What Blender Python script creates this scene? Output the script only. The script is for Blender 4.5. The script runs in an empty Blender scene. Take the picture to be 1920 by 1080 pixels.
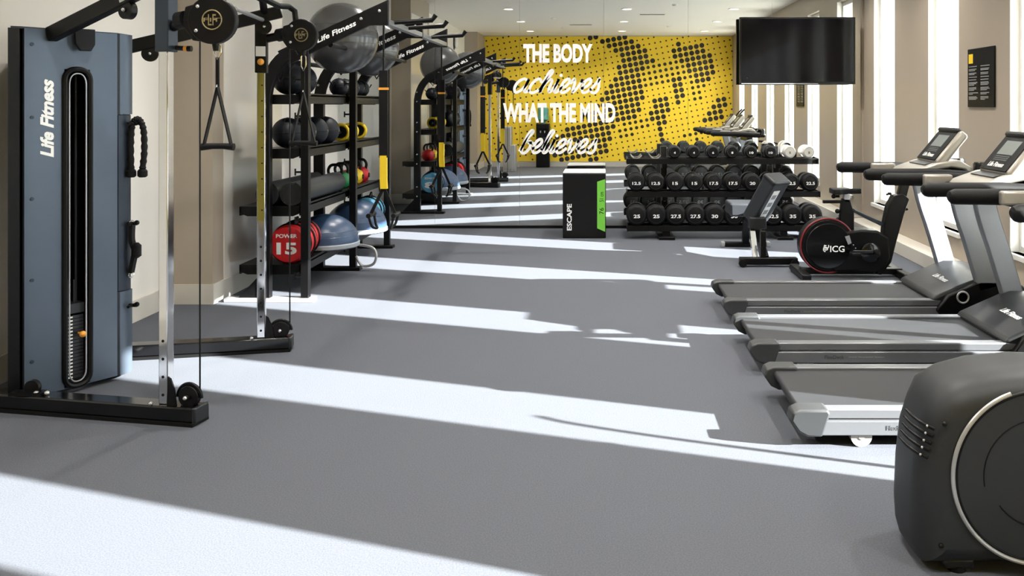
import bpy, bmesh, math, random
from mathutils import Vector, Matrix
random.seed(4)
S = bpy.context.scene
C = S.collection
PI = math.pi
# ------------------------------------------------------------------ camera
F, VX, VY, H = 1650.0, 1133.0, 198.0, 1.5      # focal length and principal point for a 1920 x 1080 image
cam = bpy.data.cameras.new('camera'); camo = bpy.data.objects.new('camera', cam); C.objects.link(camo)
cam.sensor_width = 36; cam.lens = F/1920*36
cam.shift_x = (960-VX)/1920; cam.shift_y = -(540-VY)/1920
cam.clip_start = .02; cam.clip_end = 200
camo.location = (0, 0, H); camo.rotation_euler = (PI/2, 0, 0)
S.camera = camo
# ------------------------------------------------------------------ sky, sun, exposure
w = bpy.data.worlds.new('sky'); S.world = w; w.use_nodes = True
bg = w.node_tree.nodes['Background']; bg.inputs[0].default_value = (.80, .90, 1.0, 1); bg.inputs[1].default_value = 6.0
sun = bpy.data.lights.new('sun', 'SUN'); suno = bpy.data.objects.new('sun', sun); C.objects.link(suno)
sun.energy = 50; sun.angle = math.radians(.5); sun.color = (1, .97, .93)
SUN_E = math.radians(22.5)
sd = Vector((-.945*math.cos(SUN_E), .325*math.cos(SUN_E), -math.sin(SUN_E)))
suno.rotation_euler = sd.to_track_quat('-Z', 'Y').to_euler(); suno.location = (9, -3, 6)
S.view_settings.view_transform = 'Standard'; S.view_settings.look = 'None'
S.view_settings.gamma = 1; S.view_settings.use_curve_mapping = False
S.view_settings.exposure = .32
S.cycles.max_bounces = 10; S.cycles.diffuse_bounces = 5; S.cycles.glossy_bounces = 5; S.cycles.transparent_max_bounces = 12
S.cycles.caustics_reflective = False; S.cycles.caustics_refractive = False
S.cycles.sample_clamp_indirect = 6
LAMP_W = 36.0                                   # each ceiling downlight
# ------------------------------------------------------------------ materials
M = {}
def mat(name, col, rough=.5, metal=0., var=.06, scale=30., bump=0., spec=.5, emit=0., coat=0.):
    m = bpy.data.materials.new(name); m.use_nodes = True
    nt = m.node_tree; b = nt.nodes['Principled BSDF']
    def srgb(c): return tuple((x/12.92 if x <= .04045 else ((x+.055)/1.055)**2.4) for x in (v/255 for v in c))
    c = srgb(col)
    b.inputs['Roughness'].default_value = rough; b.inputs['Metallic'].default_value = metal
    b.inputs['Specular IOR Level'].default_value = spec
    if coat: b.inputs['Coat Weight'].default_value = coat; b.inputs['Coat Roughness'].default_value = .1
    tc = nt.nodes.new('ShaderNodeTexCoord'); no = nt.nodes.new('ShaderNodeTexNoise')
    no.inputs['Scale'].default_value = scale; no.inputs['Detail'].default_value = 4
    nt.links.new(tc.outputs['Object'], no.inputs['Vector'])
    if var:
        mx = nt.nodes.new('ShaderNodeMix'); mx.data_type = 'RGBA'
        mx.inputs[6].default_value = (*[x*(1-var) for x in c], 1); mx.inputs[7].default_value = (*[min(1, x*(1+var)) for x in c], 1)
        nt.links.new(no.outputs['Fac'], mx.inputs[0]); nt.links.new(mx.outputs[2], b.inputs['Base Color'])
    else: b.inputs['Base Color'].default_value = (*c, 1)
    if bump:
        bu = nt.nodes.new('ShaderNodeBump'); bu.inputs['Strength'].default_value = bump; bu.inputs['Distance'].default_value = .003
        nt.links.new(no.outputs['Fac'], bu.inputs['Height']); nt.links.new(bu.outputs[0], b.inputs['Normal'])
    if emit:
        b.inputs['Emission Color'].default_value = (*c, 1); b.inputs['Emission Strength'].default_value = emit
    M[name] = m; return m
mat('floor', (87, 90, 97), .85, var=.45, scale=170, bump=.22, spec=.2)
mat('ceiling', (246, 243, 236), .8, var=.01, scale=3)
mat('wall', (238, 233, 224), .6, var=.02, scale=3)
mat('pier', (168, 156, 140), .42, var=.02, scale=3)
mat('satin_panel', (234, 229, 220), .3, var=.02, scale=2, spec=1.0, coat=.6)
mat('white_paint', (236, 234, 228), .45, var=.01, scale=4)
mat('base_paint', (205, 200, 190), .45, var=.02, scale=4)
mat('black', (5, 5, 6), .42, spec=.25, var=.1, scale=40)
mat('black_gloss', (6, 6, 7), .18, spec=.4, var=.1, scale=20, coat=.3)
mat('rubber', (8, 8, 9), .6, spec=.25, var=.15, scale=120, bump=.1)
mat('dark_grey', (26, 28, 31), .42, var=.06, scale=60)
mat('charcoal', (31, 34, 37), .5, var=.06, scale=160, bump=.08)
mat('steel_blue', (82, 92, 104), .38, .5, var=.05, scale=14)
mat('steel_blue_dark', (48, 56, 66), .4, .5, var=.05, scale=14)
mat('chrome', (226, 226, 226), .09, 1., var=.02, scale=30)
mat('bolt', (205, 206, 208), .25, .9, var=.03)
mat('silver', (182, 183, 184), .34, .55, var=.03, scale=50)
mat('light_silver', (166, 161, 152), .32, .4, var=.02, scale=50)
mat('pale_face', (206, 203, 196), .4, var=.03)
mat('upright_silver', (152, 156, 163), .34, .5, var=.03, scale=50)
mat('belt', (27, 29, 33), .65, var=.12, scale=90, bump=.05)
mat('white', (250, 250, 248), .45, var=.01)
mat('rail_grey', (118, 120, 124), .36, .5, var=.03, scale=50)
mat('cap_grey', (52, 54, 56), .4, var=.05)
mat('print_grey', (150, 152, 150), .6, var=.03)
mat('print_dark', (70, 72, 74), .6, var=.03)
mat('gold', (150, 136, 98), .4, .3, var=.05)
mat('orange', (232, 160, 60), .4, var=.05)
mat('ruler', (124, 116, 46), .45, .2, var=.05, scale=40)
mat('yellow', (240, 205, 40), .5, var=.06)
mat('mural', (236, 200, 44), .6, var=.05, scale=4)
mat('mural_ink', (30, 24, 20), .6, var=.1)
mat('grey_wall', (176, 172, 166), .6, var=.02, scale=4)
mat('bosu_blue', (48, 70, 100), .32, var=.06, scale=10)
mat('bosu_grey', (150, 156, 162), .5, var=.04)
mat('ball_silver', (86, 86, 86), .22, .3, var=.06, scale=6)
mat('ball_navy', (14, 18, 26), .5, spec=.3, var=.1, scale=80, bump=.15)
mat('red', (196, 22, 30), .5, var=.08, scale=50, bump=.1)
mat('green', (26, 120, 62), .5, var=.08)
mat('lime', (120, 205, 70), .5, var=.04)
mat('aqua', (92, 170, 205), .5, var=.08, scale=50, bump=.1)
mat('pad', (42, 45, 50), .45, var=.06, scale=120, bump=.1)
mat('rim_red', (120, 22, 28), .35, var=.05)
mat('screen', (5, 5, 7), .10, var=.05, spec=.22)
mat('lcd', (118, 124, 122), .3, var=.05)
mat('cooler_blue', (84, 150, 140), .12, var=.05, spec=.6)
mat('lamp_glow', (255, 246, 228), .5, var=0, emit=6.)
mat('outdoor', (190, 188, 180), .9, var=.05, scale=1)
# mirror glass and window glass
m = mat('mirror', (248, 250, 248), .0, 1., var=0)
g = bpy.data.materials.new('window_glass'); g.use_nodes = True; nt = g.node_tree; nt.nodes.clear()
o_ = nt.nodes.new('ShaderNodeOutputMaterial'); mx = nt.nodes.new('ShaderNodeMixShader'); tr = nt.nodes.new('ShaderNodeBsdfTransparent')
gl = nt.nodes.new('ShaderNodeBsdfGlossy'); gl.inputs['Roughness'].default_value = .02; tr.inputs[0].default_value = (.95, .97, .97, 1)
lw = nt.nodes.new('ShaderNodeLayerWeight'); lw.inputs[0].default_value = .5; pw = nt.nodes.new('ShaderNodeMath'); pw.operation = 'POWER'; pw.inputs[1].default_value = 5
fr = nt.nodes.new('ShaderNodeMath'); fr.operation = 'MULTIPLY_ADD'; fr.inputs[1].default_value = .6; fr.inputs[2].default_value = .03
nt.links.new(lw.outputs['Facing'], pw.inputs[0]); nt.links.new(pw.outputs[0], fr.inputs[0])
nt.links.new(fr.outputs[0], mx.inputs[0]); nt.links.new(tr.outputs[0], mx.inputs[1]); nt.links.new(gl.outputs[0], mx.inputs[2]); nt.links.new(mx.outputs[0], o_.inputs[0])
M['glass'] = g
# ------------------------------------------------------------------ mesh helpers
def P(px, py, Y): return Vector(((px-VX)/F*Y, Y, H-(py-VY)/F*Y))      # where a point of the room at depth Y is
class MB:
    def __init__(s): s.v = []; s.f = []
    def add(s, vs, fs, X=None):
        n = len(s.v)
        s.v += [tuple(X @ Vector(p)) if X is not None else tuple(p) for p in vs]
        s.f += [tuple(i+n for i in f) for f in fs]; return s
    def box(s, c, d, X=None):
        x, y, z = c; a, b, e = d[0]/2, d[1]/2, d[2]/2
        vs = [(x+i*a, y+j*b, z+k*e) for k in (-1, 1) for j in (-1, 1) for i in (-1, 1)]
        return s.add(vs, [(0, 2, 3, 1), (4, 5, 7, 6), (0, 1, 5, 4), (2, 6, 7, 3), (0, 4, 6, 2), (1, 3, 7, 5)], X)
    def span(s, a, b, X=None):
        return s.box([(p+q)/2 for p, q in zip(a, b)], [abs(q-p) for p, q in zip(a, b)], X)
    def tube(s, pts, r, n=10, closed=False, X=None, flat=None):
        pts = [Vector(p) for p in pts]; k = len(pts)
        rs = r if isinstance(r, (list, tuple)) else [r]*k
        vs = []; up = None
        for i, p in enumerate(pts):
            if closed: t = pts[(i+1) % k]-pts[i-1]
            else: t = pts[min(i+1, k-1)]-pts[max(i-1, 0)]
            if t.length < 1e-9: t = Vector((0, 0, 1))
            t.normalize()
            if up is None:
                up = Vector((0, 0, 1)) if abs(t.z) < .9 else Vector((1, 0, 0))
            u = (up - t*up.dot(t)); u.normalize(); up = u; q = t.cross(u)
            for j in range(n):
                a = 2*PI*j/n; vs.append(p + (u*math.cos(a)+q*math.sin(a))*rs[i])
        fs = []
        for i in range(k if closed else k-1):
            for j in range(n):
                a = i*n+j; b = i*n+(j+1) % n; c = ((i+1) % k)*n+(j+1) % n; d = ((i+1) % k)*n+j
                fs.append((a, b, c, d))
        if not closed: fs += [tuple(range(n-1, -1, -1)), tuple((k-1)*n+j for j in range(n))]
        return s.add(vs, fs, X)
    def cyl(s, a, b, r, r2=None, n=18, X=None): return s.tube([a, b], [r, r if r2 is None else r2], n, X=X)
    def prism(s, pts, axis, t0, t1, X=None):
        mk = {'x': lambda u, w, t: (t, u, w), 'y': lambda u, w, t: (u, t, w), 'z': lambda u, w, t: (u, w, t)}[axis]
        k = len(pts); vs = [mk(u, w, t0) for u, w in pts]+[mk(u, w, t1) for u, w in pts]
        fs = [tuple(range(k)), tuple(range(2*k-1, k-1, -1))]+[(i, (i+1) % k, (i+1) % k+k, i+k) for i in range(k)]
        return s.add(vs, fs, X)
    def lathe(s, prof, n=24, X=None):                    # profile (r, h) about local z
        vs = []; fs = []; k = len(prof)
        for r, h in prof:
            for j in range(n): a = 2*PI*j/n; vs.append((r*math.cos(a), r*math.sin(a), h))
        for i in range(k-1):
            for j in range(n): fs.append((i*n+j, i*n+(j+1) % n, (i+1)*n+(j+1) % n, (i+1)*n+j))
        fs += [tuple(range(n-1, -1, -1)), tuple((k-1)*n+j for j in range(n))]
        return s.add(vs, fs, X)
    def sphere(s, c, r, n=24, m=14, sc=(1, 1, 1), X=None):
        prof = [(max(r*math.sin(PI*i/m), r*.01), -r*math.cos(PI*i/m)) for i in range(m+1)]
        T = Matrix.Translation(c) @ Matrix.Diagonal((*sc, 1)); return s.lathe(prof, n, (X @ T) if X is not None else T)
    def ring(s, c, R, r, axis='y', n=40, k=8, X=None, a0=0, a1=2*PI):
        full = abs(a1-a0-2*PI) < 1e-6; pts = []
        for i in range(n if full else n+1):
            a = a0+(a1-a0)*i/n; u, w_ = R*math.cos(a), R*math.sin(a)
            pts.append(Vector(c)+Vector({'y': (u, 0, w_), 'x': (0, u, w_), 'z': (u, w_, 0)}[axis]))
        return s.tube(pts, r, k, full, X)
    def strap(s, pts, wd, t, side):                      # flat band: width along side
        pts = [Vector(p) for p in pts]; sd_ = Vector(side).normalized(); vs = []; fs = []
        for i, p in enumerate(pts):
            d = pts[min(i+1, len(pts)-1)]-pts[max(i-1, 0)]; nn = d.cross(sd_).normalized()
            for a, b in ((-1, -1), (1, -1), (1, 1), (-1, 1)): vs.append(p+sd_*a*wd/2+nn*b*t/2)
        for i in range(len(pts)-1):
            for j in range(4): fs.append((i*4+j, i*4+(j+1) % 4, (i+1)*4+(j+1) % 4, (i+1)*4+j))
        k = len(pts)-1; fs += [(3, 2, 1, 0), (k*4, k*4+1, k*4+2, k*4+3)]
        return s.add(vs, fs)
def band2(pts, wd):                                     # outline of a band of width wd along a 2-D path
    L = []; R = []
    for i, p in enumerate(pts):
        a = pts[max(i-1, 0)]; b = pts[min(i+1, len(pts)-1)]
        dx, dy = b[0]-a[0], b[1]-a[1]; l = math.hypot(dx, dy) or 1; nx, ny = -dy/l*wd/2, dx/l*wd/2
        L.append((p[0]+nx, p[1]+ny)); R.append((p[0]-nx, p[1]-ny))
    return L+R[::-1]
def catmull(pts, k=6):
    out = []; n = len(pts)
    for i in range(n-1):
        p = [pts[max(i-1, 0)], pts[i], pts[i+1], pts[min(i+2, n-1)]]
        for j in range(k):
            t = j/k
            out.append(tuple(.5*(2*b+(c-a)*t+(2*a-5*b+4*c-d)*t*t+(-a+3*b-3*c+d)*t**3) for a, b, c, d in zip(*p)))
    out.append(tuple(pts[-1])); return out
def obj(name, mb, m, parent=None, bevel=0, seg=2, ang=35, loc=None, smooth=True):
    me = bpy.data.meshes.new(name); vs = mb.v
    if loc is not None: vs = [(x-loc[0], y-loc[1], z-loc[2]) for x, y, z in vs]
    me.from_pydata(vs, [], mb.f)
    bm = bmesh.new(); bm.from_mesh(me); bmesh.ops.recalc_face_normals(bm, faces=bm.faces); bm.to_mesh(me); bm.free()
    if smooth:
        me.shade_smooth(); me.set_sharp_from_angle(angle=math.radians(ang))
    me.materials.append(M[m] if isinstance(m, str) else m)
    o = bpy.data.objects.new(name, me); C.objects.link(o)
    if loc is not None: o.location = loc
    if parent is not None:
        o.parent = parent
        if parent.type == 'EMPTY': o.location = -Vector(parent.location)
        elif parent.parent is None: o.location = -Vector(parent.location)
    if bevel:
        b = o.modifiers.new('bevel', 'BEVEL'); b.width = bevel; b.segments = seg; b.limit_method = 'ANGLE'; b.angle_limit = math.radians(30)
        b.harden_normals = False
    return o
def tag(o, label=None, cat=None, group=None, kind=None):
    if label: o['label'] = label
    if cat: o['category'] = cat
    if group: o['group'] = group
    if kind: o['kind'] = kind
    return o
def thing(name, label, cat, loc=(0, 0, 0), group=None):
    o = bpy.data.objects.new(name, None); C.objects.link(o); o.location = loc; o.empty_display_size = .1
    return tag(o, label, cat, group)
def struct(name, mb, m, parent=None, **k):
    o = obj(name, mb, m, parent, **k)
    if parent is None: o['kind'] = 'structure'
    return o
def copy_tree(o, parent=None):
    c = o.copy(); C.objects.link(c)
    if parent is not None: c.parent = parent
    for ch in o.children: copy_tree(ch, c)
    return c
_tc = {}
def text_geo(txt, size, bold=0., depth=.002, shear=0., cond=1.):
    cu = bpy.data.curves.new('t', 'FONT'); cu.body = txt; cu.size = 1; cu.offset = bold; cu.shear = shear; cu.extrude = .01
    cu.resolution_u = 3
    to = bpy.data.objects.new('t', cu); C.objects.link(to)
    dg = bpy.context.evaluated_depsgraph_get(); me = bpy.data.meshes.new_from_object(to.evaluated_get(dg))
    vs = [tuple(v.co) for v in me.vertices]; fs = [tuple(p.vertices) for p in me.polygons]
    bpy.data.objects.remove(to); bpy.data.curves.remove(cu); bpy.data.meshes.remove(me)
    x0 = min(v[0] for v in vs); x1 = max(v[0] for v in vs); y0 = min(v[1] for v in vs); y1 = max(v[1] for v in vs)
    return vs, fs, (x0, x1, y0, y1)
def text_mb(txt, o, ux, uy, h=None, wdt=None, depth=.002, bold=0., shear=0.):
    """lettering centred on o, reading along ux with up uy; h = height, wdt = overall width"""
    vs, fs, (x0, x1, y0, y1) = text_geo(txt, 1, bold, depth, shear)
    ux = Vector(ux).normalized(); uy = Vector(uy).normalized(); nz = ux.cross(uy)
    sy = (h/(y1-y0)) if h else wdt/(x1-x0); sx = (wdt/(x1-x0)) if wdt else sy
    mb = MB()
    mb.add([Vector(o)+ux*((x-(x0+x1)/2)*sx)+uy*((y-(y0+y1)/2)*sy)+nz*(z*50*depth) for x, y, z in vs], fs)
    return mb
# ================================================================== THE ROOM
XL, XP, XR, YB, YM, ZC = -3.26, -2.96, 3.16, -.1, 10.76, 3.22
RV = .50                                               # depth of the window reveals
mb = MB().span((XL-.3, YB-.3, -.2), (XR+RV, YM+.3, 0)); struct('floor', mb, 'floor')
LY, LX, LH = (1.3, 3.6, 5.9, 8.2, 10.0), (-1.7, .4, 2.3), .075      # recessed downlights: rows, columns, half opening
mb = MB().span((XL-.3, YB-.3, ZC+.14), (XR+RV, YM+.3, ZC+.2)); y0 = YB-.3
for y in LY:
    mb.span((XL-.3, y0, ZC), (XR+RV, y-LH, ZC+.14)); x0 = XL-.3
    for x in LX: mb.span((x0, y-LH, ZC), (x-LH, y+LH, ZC+.14)); x0 = x+LH
    mb.span((x0, y-LH, ZC), (XR+RV, y+LH, ZC+.14)); y0 = y+LH
mb.span((XL-.3, y0, ZC), (XR+RV, YM+.3, ZC+.14)); ceil_ = struct('ceiling', mb, 'ceiling', smooth=False)
mb = MB().span((XL-.3, YB-.3, 0), (XL, YM+.3, ZC)); wl = struct('wall_left', mb, 'wall')
for y0, y1 in ((YB, 1.0), (6.65, 8.07)):
    obj('pier', MB().span((XL, y0, 0), (XP, y1, ZC)), 'pier', wl)
obj('satin_panel', MB().span((XP-.01, 6.84, .15), (XP+.008, 8.06, ZC-.3)), 'satin_panel', wl)
def skirt(pts, name):
    mb = MB()
    for (x0, y0), (x1, y1) in zip(pts, pts[1:]):
        a = .012 if x0 == x1 else .0112
        mb.span((min(x0, x1)-a, min(y0, y1)-a, 0), (max(x0, x1)+a, max(y0, y1)+a, .15 if x0 == x1 else .1492))
    return struct(name, mb, 'base_paint')
skirt([(XL, YM-.03), (XL, 8.07), (XP, 8.07), (XP, 6.65), (XL, 6.65), (XL, 1.0), (XP, 1.0), (XP, YB+.03)], 'baseboard_left')
# right wall: low wall, piers, lintel
BK = [1.67+1.73*k for k in range(6)]                   # far jamb of each window
ZS, ZT = .35, 2.90
wr = struct('wall_right', MB().span((XR, YB-.3, 0), (XR+RV, YM+.3, ZS)).span((XR, YB-.3, ZT), (XR+RV, YM+.3, ZC)), 'pier')
edges = [YB-.3]
for b in BK: edges += [b-.75, b]
edges.append(YM+.3)
for i in range(0, len(edges), 2):
    obj('pier', MB().span((XR, edges[i], ZS), (XR+RV, edges[i+1], ZT)), 'pier', wr)
for k, b in enumerate(BK):
    a = b-.75; xg = XR+.10
    mb = MB()
    for y in (a+.025, b-.025): mb.box((xg, y, (ZS+ZT)/2), (.06, .05, ZT-ZS))
    for z in (ZS+.03, ZT-.03): mb.box((xg, (a+b)/2, z), (.06, .65, .06))
    fr = struct('window_%d' % (k+1), mb, 'white_paint', bevel=.004)
    obj('pane', MB().box((xg+.004, (a+b)/2, (ZS+ZT)/2), (.006, .65, ZT-ZS-.12)), 'glass', fr)
    rv = MB().span((XR+.001, a, ZS), (XR+RV, b, ZS+.012))
    for y in (a, b-.012): rv.span((XR+.001, y, ZS), (XR+.069, y+.012, ZT)).span((XR+.131, y, ZS), (XR+RV, y+.012, ZT))
    obj('reveal_lining', rv, 'white_paint', fr)
    obj('sill_board', MB().span((XR-.025, a-.04, ZS-.03), (XR+.07, b+.04, ZS+.012)), 'white_paint', fr, bevel=.004)
struct('trim_1', MB().span((XR-.20, YB, 0), (XR, YM-.02, .13)), 'base_paint', bevel=.005)     # low plinth along the windows
wf = struct('wall_front', MB().span((XL-.3, YM+.02, 0), (XR+RV, YM+.3, ZC)), 'wall')
struct('trim_2', MB().span((XR-.02, YM-.03, .13), (XR, YM, ZC)), 'pier')
wb = struct('wall_back', MB().span((XL-.3, YB-.3, 0), (XR+RV, YB, ZC)), 'grey_wall')
# ground outside: pale plane added to bounce light in at the windows
struct('ground_outside', MB().span((XR+RV+.2, -30, -.35), (XR+40, 45, -.3)), 'outdoor')
# ------------------------------------------------------------------ mirror
mir = thing('wall_mirror', 'wall-to-wall mirror of tall glass panels with white slogan lettering on the far wall', 'mirror', (0, YM, 0))
xs = [XL, -2.07, -1.036, -.006, 1.024, 2.052, XR-.02]
for a, b in zip(xs, xs[1:]):
    obj('mirror_panel', MB().span((a+.0012, YM, .035), (b-.0012, YM+.006, ZC-.01)), 'mirror', mir)
obj('bottom_channel', MB().span((XL+.02, YM-.012, 0), (XR-.02, YM+.015, .034)), 'black', mir)
# ------------------------------------------------------------------ mural on the back wall (the mirror shows it)
YW = 2*YM-YB
def Q(px, py): return Vector(((px-VX)/F*YW, YB, H-(py-VY)/F*YW))
obj('mural_panel', MB().span((XP+.02, YB, .13), (XR-.01, YB+.006, ZC-.02)), 'mural', wb)
def inside(p, poly):
    x, y = p; c = False; j = len(poly)-1
    for i in range(len(poly)):
        (x0, y0), (x1, y1) = poly[i], poly[j]
        if (y0 > y) != (y1 > y) and x < (x1-x0)*(y-y0)/(y1-y0)+x0: c = not c
        j = i
    return c
BIG = [[(900, 90), (1060, 90), (1130, 150), (1210, 200), (1255, 280), (1160, 390), (1190, 470), (1180, 560), (1130, 690), (1000, 720), (960, 800), (900, 960), (830, 1010), (500, 1010), (540, 830), (680, 745), (780, 740), (850, 560), (930, 500), (960, 430), (990, 330), (1030, 250), (940, 190), (780, 130), (780, 100)],
       [(1390, 220), (1430, 160), (1580, 150), (1640, 200), (1690, 290), (1690, 380), (1660, 430), (1560, 440), (1480, 330), (1400, 280)],
       [(1590, 740), (1600, 690), (1680, 590), (1740, 545), (1780, 560), (1770, 640), (1740, 690), (1660, 740)],
       [(1385, 390), (1440, 370), (1485, 520), (1440, 590), (1395, 570)],
       [(1245, 560), (1345, 535), (1365, 650), (1340, 720), (1320, 880), (1285, 875), (1255, 740), (1225, 700)]]
MID = [[(1150, 330), (1490, 270), (1530, 430), (1190, 480)], [(1440, 790), (1600, 770), (1600, 850), (1460, 860)], [(1000, 720), (1220, 700), (1230, 760), (1000, 870)], [(1500, 430), (1640, 430), (1600, 560), (1500, 560)]]
mb = MB(); th = math.radians(-11); sp = 41.
for i in range(-70, 70):
    for j in range(-50, 50):
        u = 1000+(i*math.cos(th)-j*math.sin(th))*sp; v = 540+(i*math.sin(th)+j*math.cos(th))*sp
        if not (35 < u < 1850 and 108 < v < 1000): continue
        r = 6.5
        if any(inside((u, v), p) for p in MID): r = 12.5
        if any(inside((u, v), p) for p in BIG): r = 18
        q = Q(900+u/3.84, 40+v/3.84)
        n = 14 if r > 8 else 8; rr = r/3.84*YW/F
        mb.cyl(q+Vector((0, .006, 0)), q+Vector((0, .0075, 0)), rr, n=n)
tag(obj('halftone_dots', mb, 'mural_ink', wb, smooth=False), kind='stuff')
YL = YM-.0012
def QM(px, py): return Vector(((px-VX)/F*YL, YL, H-(py-VY)/F*YL))      # white vinyl lettering stuck on the mirror glass
def wall_text(txt, x0, x1, y0, y1, **k):
    c = QM((x0+x1)/2, (y0+y1)/2); a = QM(x0, y0); b = QM(x1, y1)
    return text_mb(txt, c, (1, 0, 0), (0, 0, 1), h=a.z-b.z, wdt=b.x-a.x, depth=.0008, **k)
obj('lettering', wall_text('THE BODY', 981, 1111, 82, 118, bold=.045), 'white', mir, smooth=False)
obj('lettering', wall_text('WHAT THE MIND', 943, 1154, 193, 230, bold=.045), 'white', mir, smooth=False)
GL = {'a': (1.0, [[(.78, .86), (.5, 1.0), (.15, .78), (.04, .35), (.22, .03), (.52, .18), (.76, .6), (.82, .98), (.76, .45), (.8, .08), (.98, .1), (1.05, .25)]]),
 'c': (.78, [[(.72, .78), (.58, 1.0), (.3, .9), (.08, .5), (.14, .1), (.42, .0), (.7, .18), (.82, .3)]]),
 'h': (.88, [[(0, .2), (.3, 1.0), (.5, 1.8), (.36, 2.0), (.22, 1.5), (.12, .7), (.08, 0), (.22, .6), (.5, .98), (.66, .82), (.62, .35), (.7, .04), (.9, .22)]]),
 'i': (.45, [[(0, .25), (.15, .7), (.2, 1.0), (.16, .5), (.18, .08), (.34, .05), (.48, .28)], [(.26, 1.36), (.27, 1.44)]]),
 'e': (.66, [[(0, .3), (.34, .45), (.53, .75), (.42, 1.0), (.18, .85), (.08, .42), (.2, .04), (.46, .05), (.7, .32)]]),
 'v': (.8, [[(0, .7), (.14, 1.0), (.26, .7), (.32, .04), (.58, .45), (.72, .98), (.7, .78), (.84, .8)]]),
 's': (.6, [[(0, .2), (.28, .7), (.4, 1.05), (.44, .72), (.54, .3), (.4, .0), (.14, .05), (.06, .22)]]),
 'b': (.76, [[(0, .2), (.28, 1.1), (.48, 1.85), (.35, 2.0), (.2, 1.5), (.12, .7), (.14, .1), (.38, 0), (.6, .35), (.54, .85), (.4, .75), (.76, .72)]]),
 'l': (.48, [[(0, .2), (.28, 1.1), (.44, 1.85), (.3, 2.0), (.18, 1.4), (.14, .5), (.2, .05), (.36, .05), (.5, .28)]])}
def script(word, x0, x1, ybase, xh):
    tot = sum(GL[c][0] for c in word)+.35; mb = MB(); a = QM(x0, ybase); b = QM(x1, ybase-xh)
    sx = (b.x-a.x)/tot; sz = b.z-a.z; pen = 0
    for c in word:
        adv, strokes = GL[c]
        for st in strokes:
            if len(st) == 2:
                obj('script_dot', MB().cyl((a.x+(pen+.26+.32*1.25-.05)*sx, YL, a.z+1.25*sz), (a.x+(pen+.26+.32*1.25-.05)*sx, YL-.0005, a.z+1.25*sz), .02, n=14), 'white', mir, smooth=False); continue
            pts = catmull([(x, y if y < 1 else 1+(y-1)*.62) for x, y in st], 5)
            pts = [(a.x+(pen+x+.32*y-.05)*sx, YL, a.z+y*sz) for x, y in pts]
            ol = band2([(p[0], p[2]) for p in pts], .034)
            n = len(pts)
            for i in range(n-1):
                q = [ol[i], ol[i+1], ol[2*n-2-i], ol[2*n-1-i]]
                mb.add([(x, YL-.0006, z) for x, z in q], [(0, 1, 2, 3)])
            for p in (pts[0], pts[-1]): mb.cyl((p[0], YL, p[2]), (p[0], YL-.0005, p[2]), .017, n=12)
        pen += adv
    return mb
obj('script_lettering', script('achieves', 962, 1132, 174, 26), 'white', mir, smooth=False)
obj('script_lettering', script('believes', 974, 1126, 287, 26), 'white', mir, smooth=False)
struct('baseboard_back', MB().span((XP, YB, 0), (XR-.2, YB+.012, .12)), 'grey_wall')
# ------------------------------------------------------------------ ceiling fixtures
for y in LY:
    for x in LX:
        fx = obj('downlight', MB().ring((x, y, ZC-.003), .09, .012, 'z', 28, 6), 'white_paint', ceil_)
        obj('lamp', MB().cyl((x, y, ZC+.139), (x, y, ZC+.05), .055, n=20), 'lamp_glow', fx)
        L = bpy.data.lights.new('downlight_bulb', 'AREA'); L.shape = 'DISK'; L.size = .10; L.energy = LAMP_W; L.color = (1, .95, .89)
        lo = bpy.data.objects.new('bulb', L); C.objects.link(lo); lo.location = (x, y, ZC+.045); lo.parent = ceil_
for x, y in ((-.5, 2.9), (.9, 5.0)):
    v_ = obj('air_vent', MB().box((x, y, ZC-.006), (.5, .12, .012)), 'white_paint', ceil_)
    for k in range(4): obj('slot', MB().box((x, y-.04+k*.027, ZC-.0125), (.46, .01, .003)), 'black', v_)
for x, y in ((-1.0, 4.2), (-.9, 2.2), (1.4, 2.5), (1.2, 6.6)):
    obj('sensor', MB().lathe([(.05, 0), (.05, -.02), (.03, -.035)], 16, Matrix.Translation((x, y, ZC))), 'white_paint', ceil_)
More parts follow.
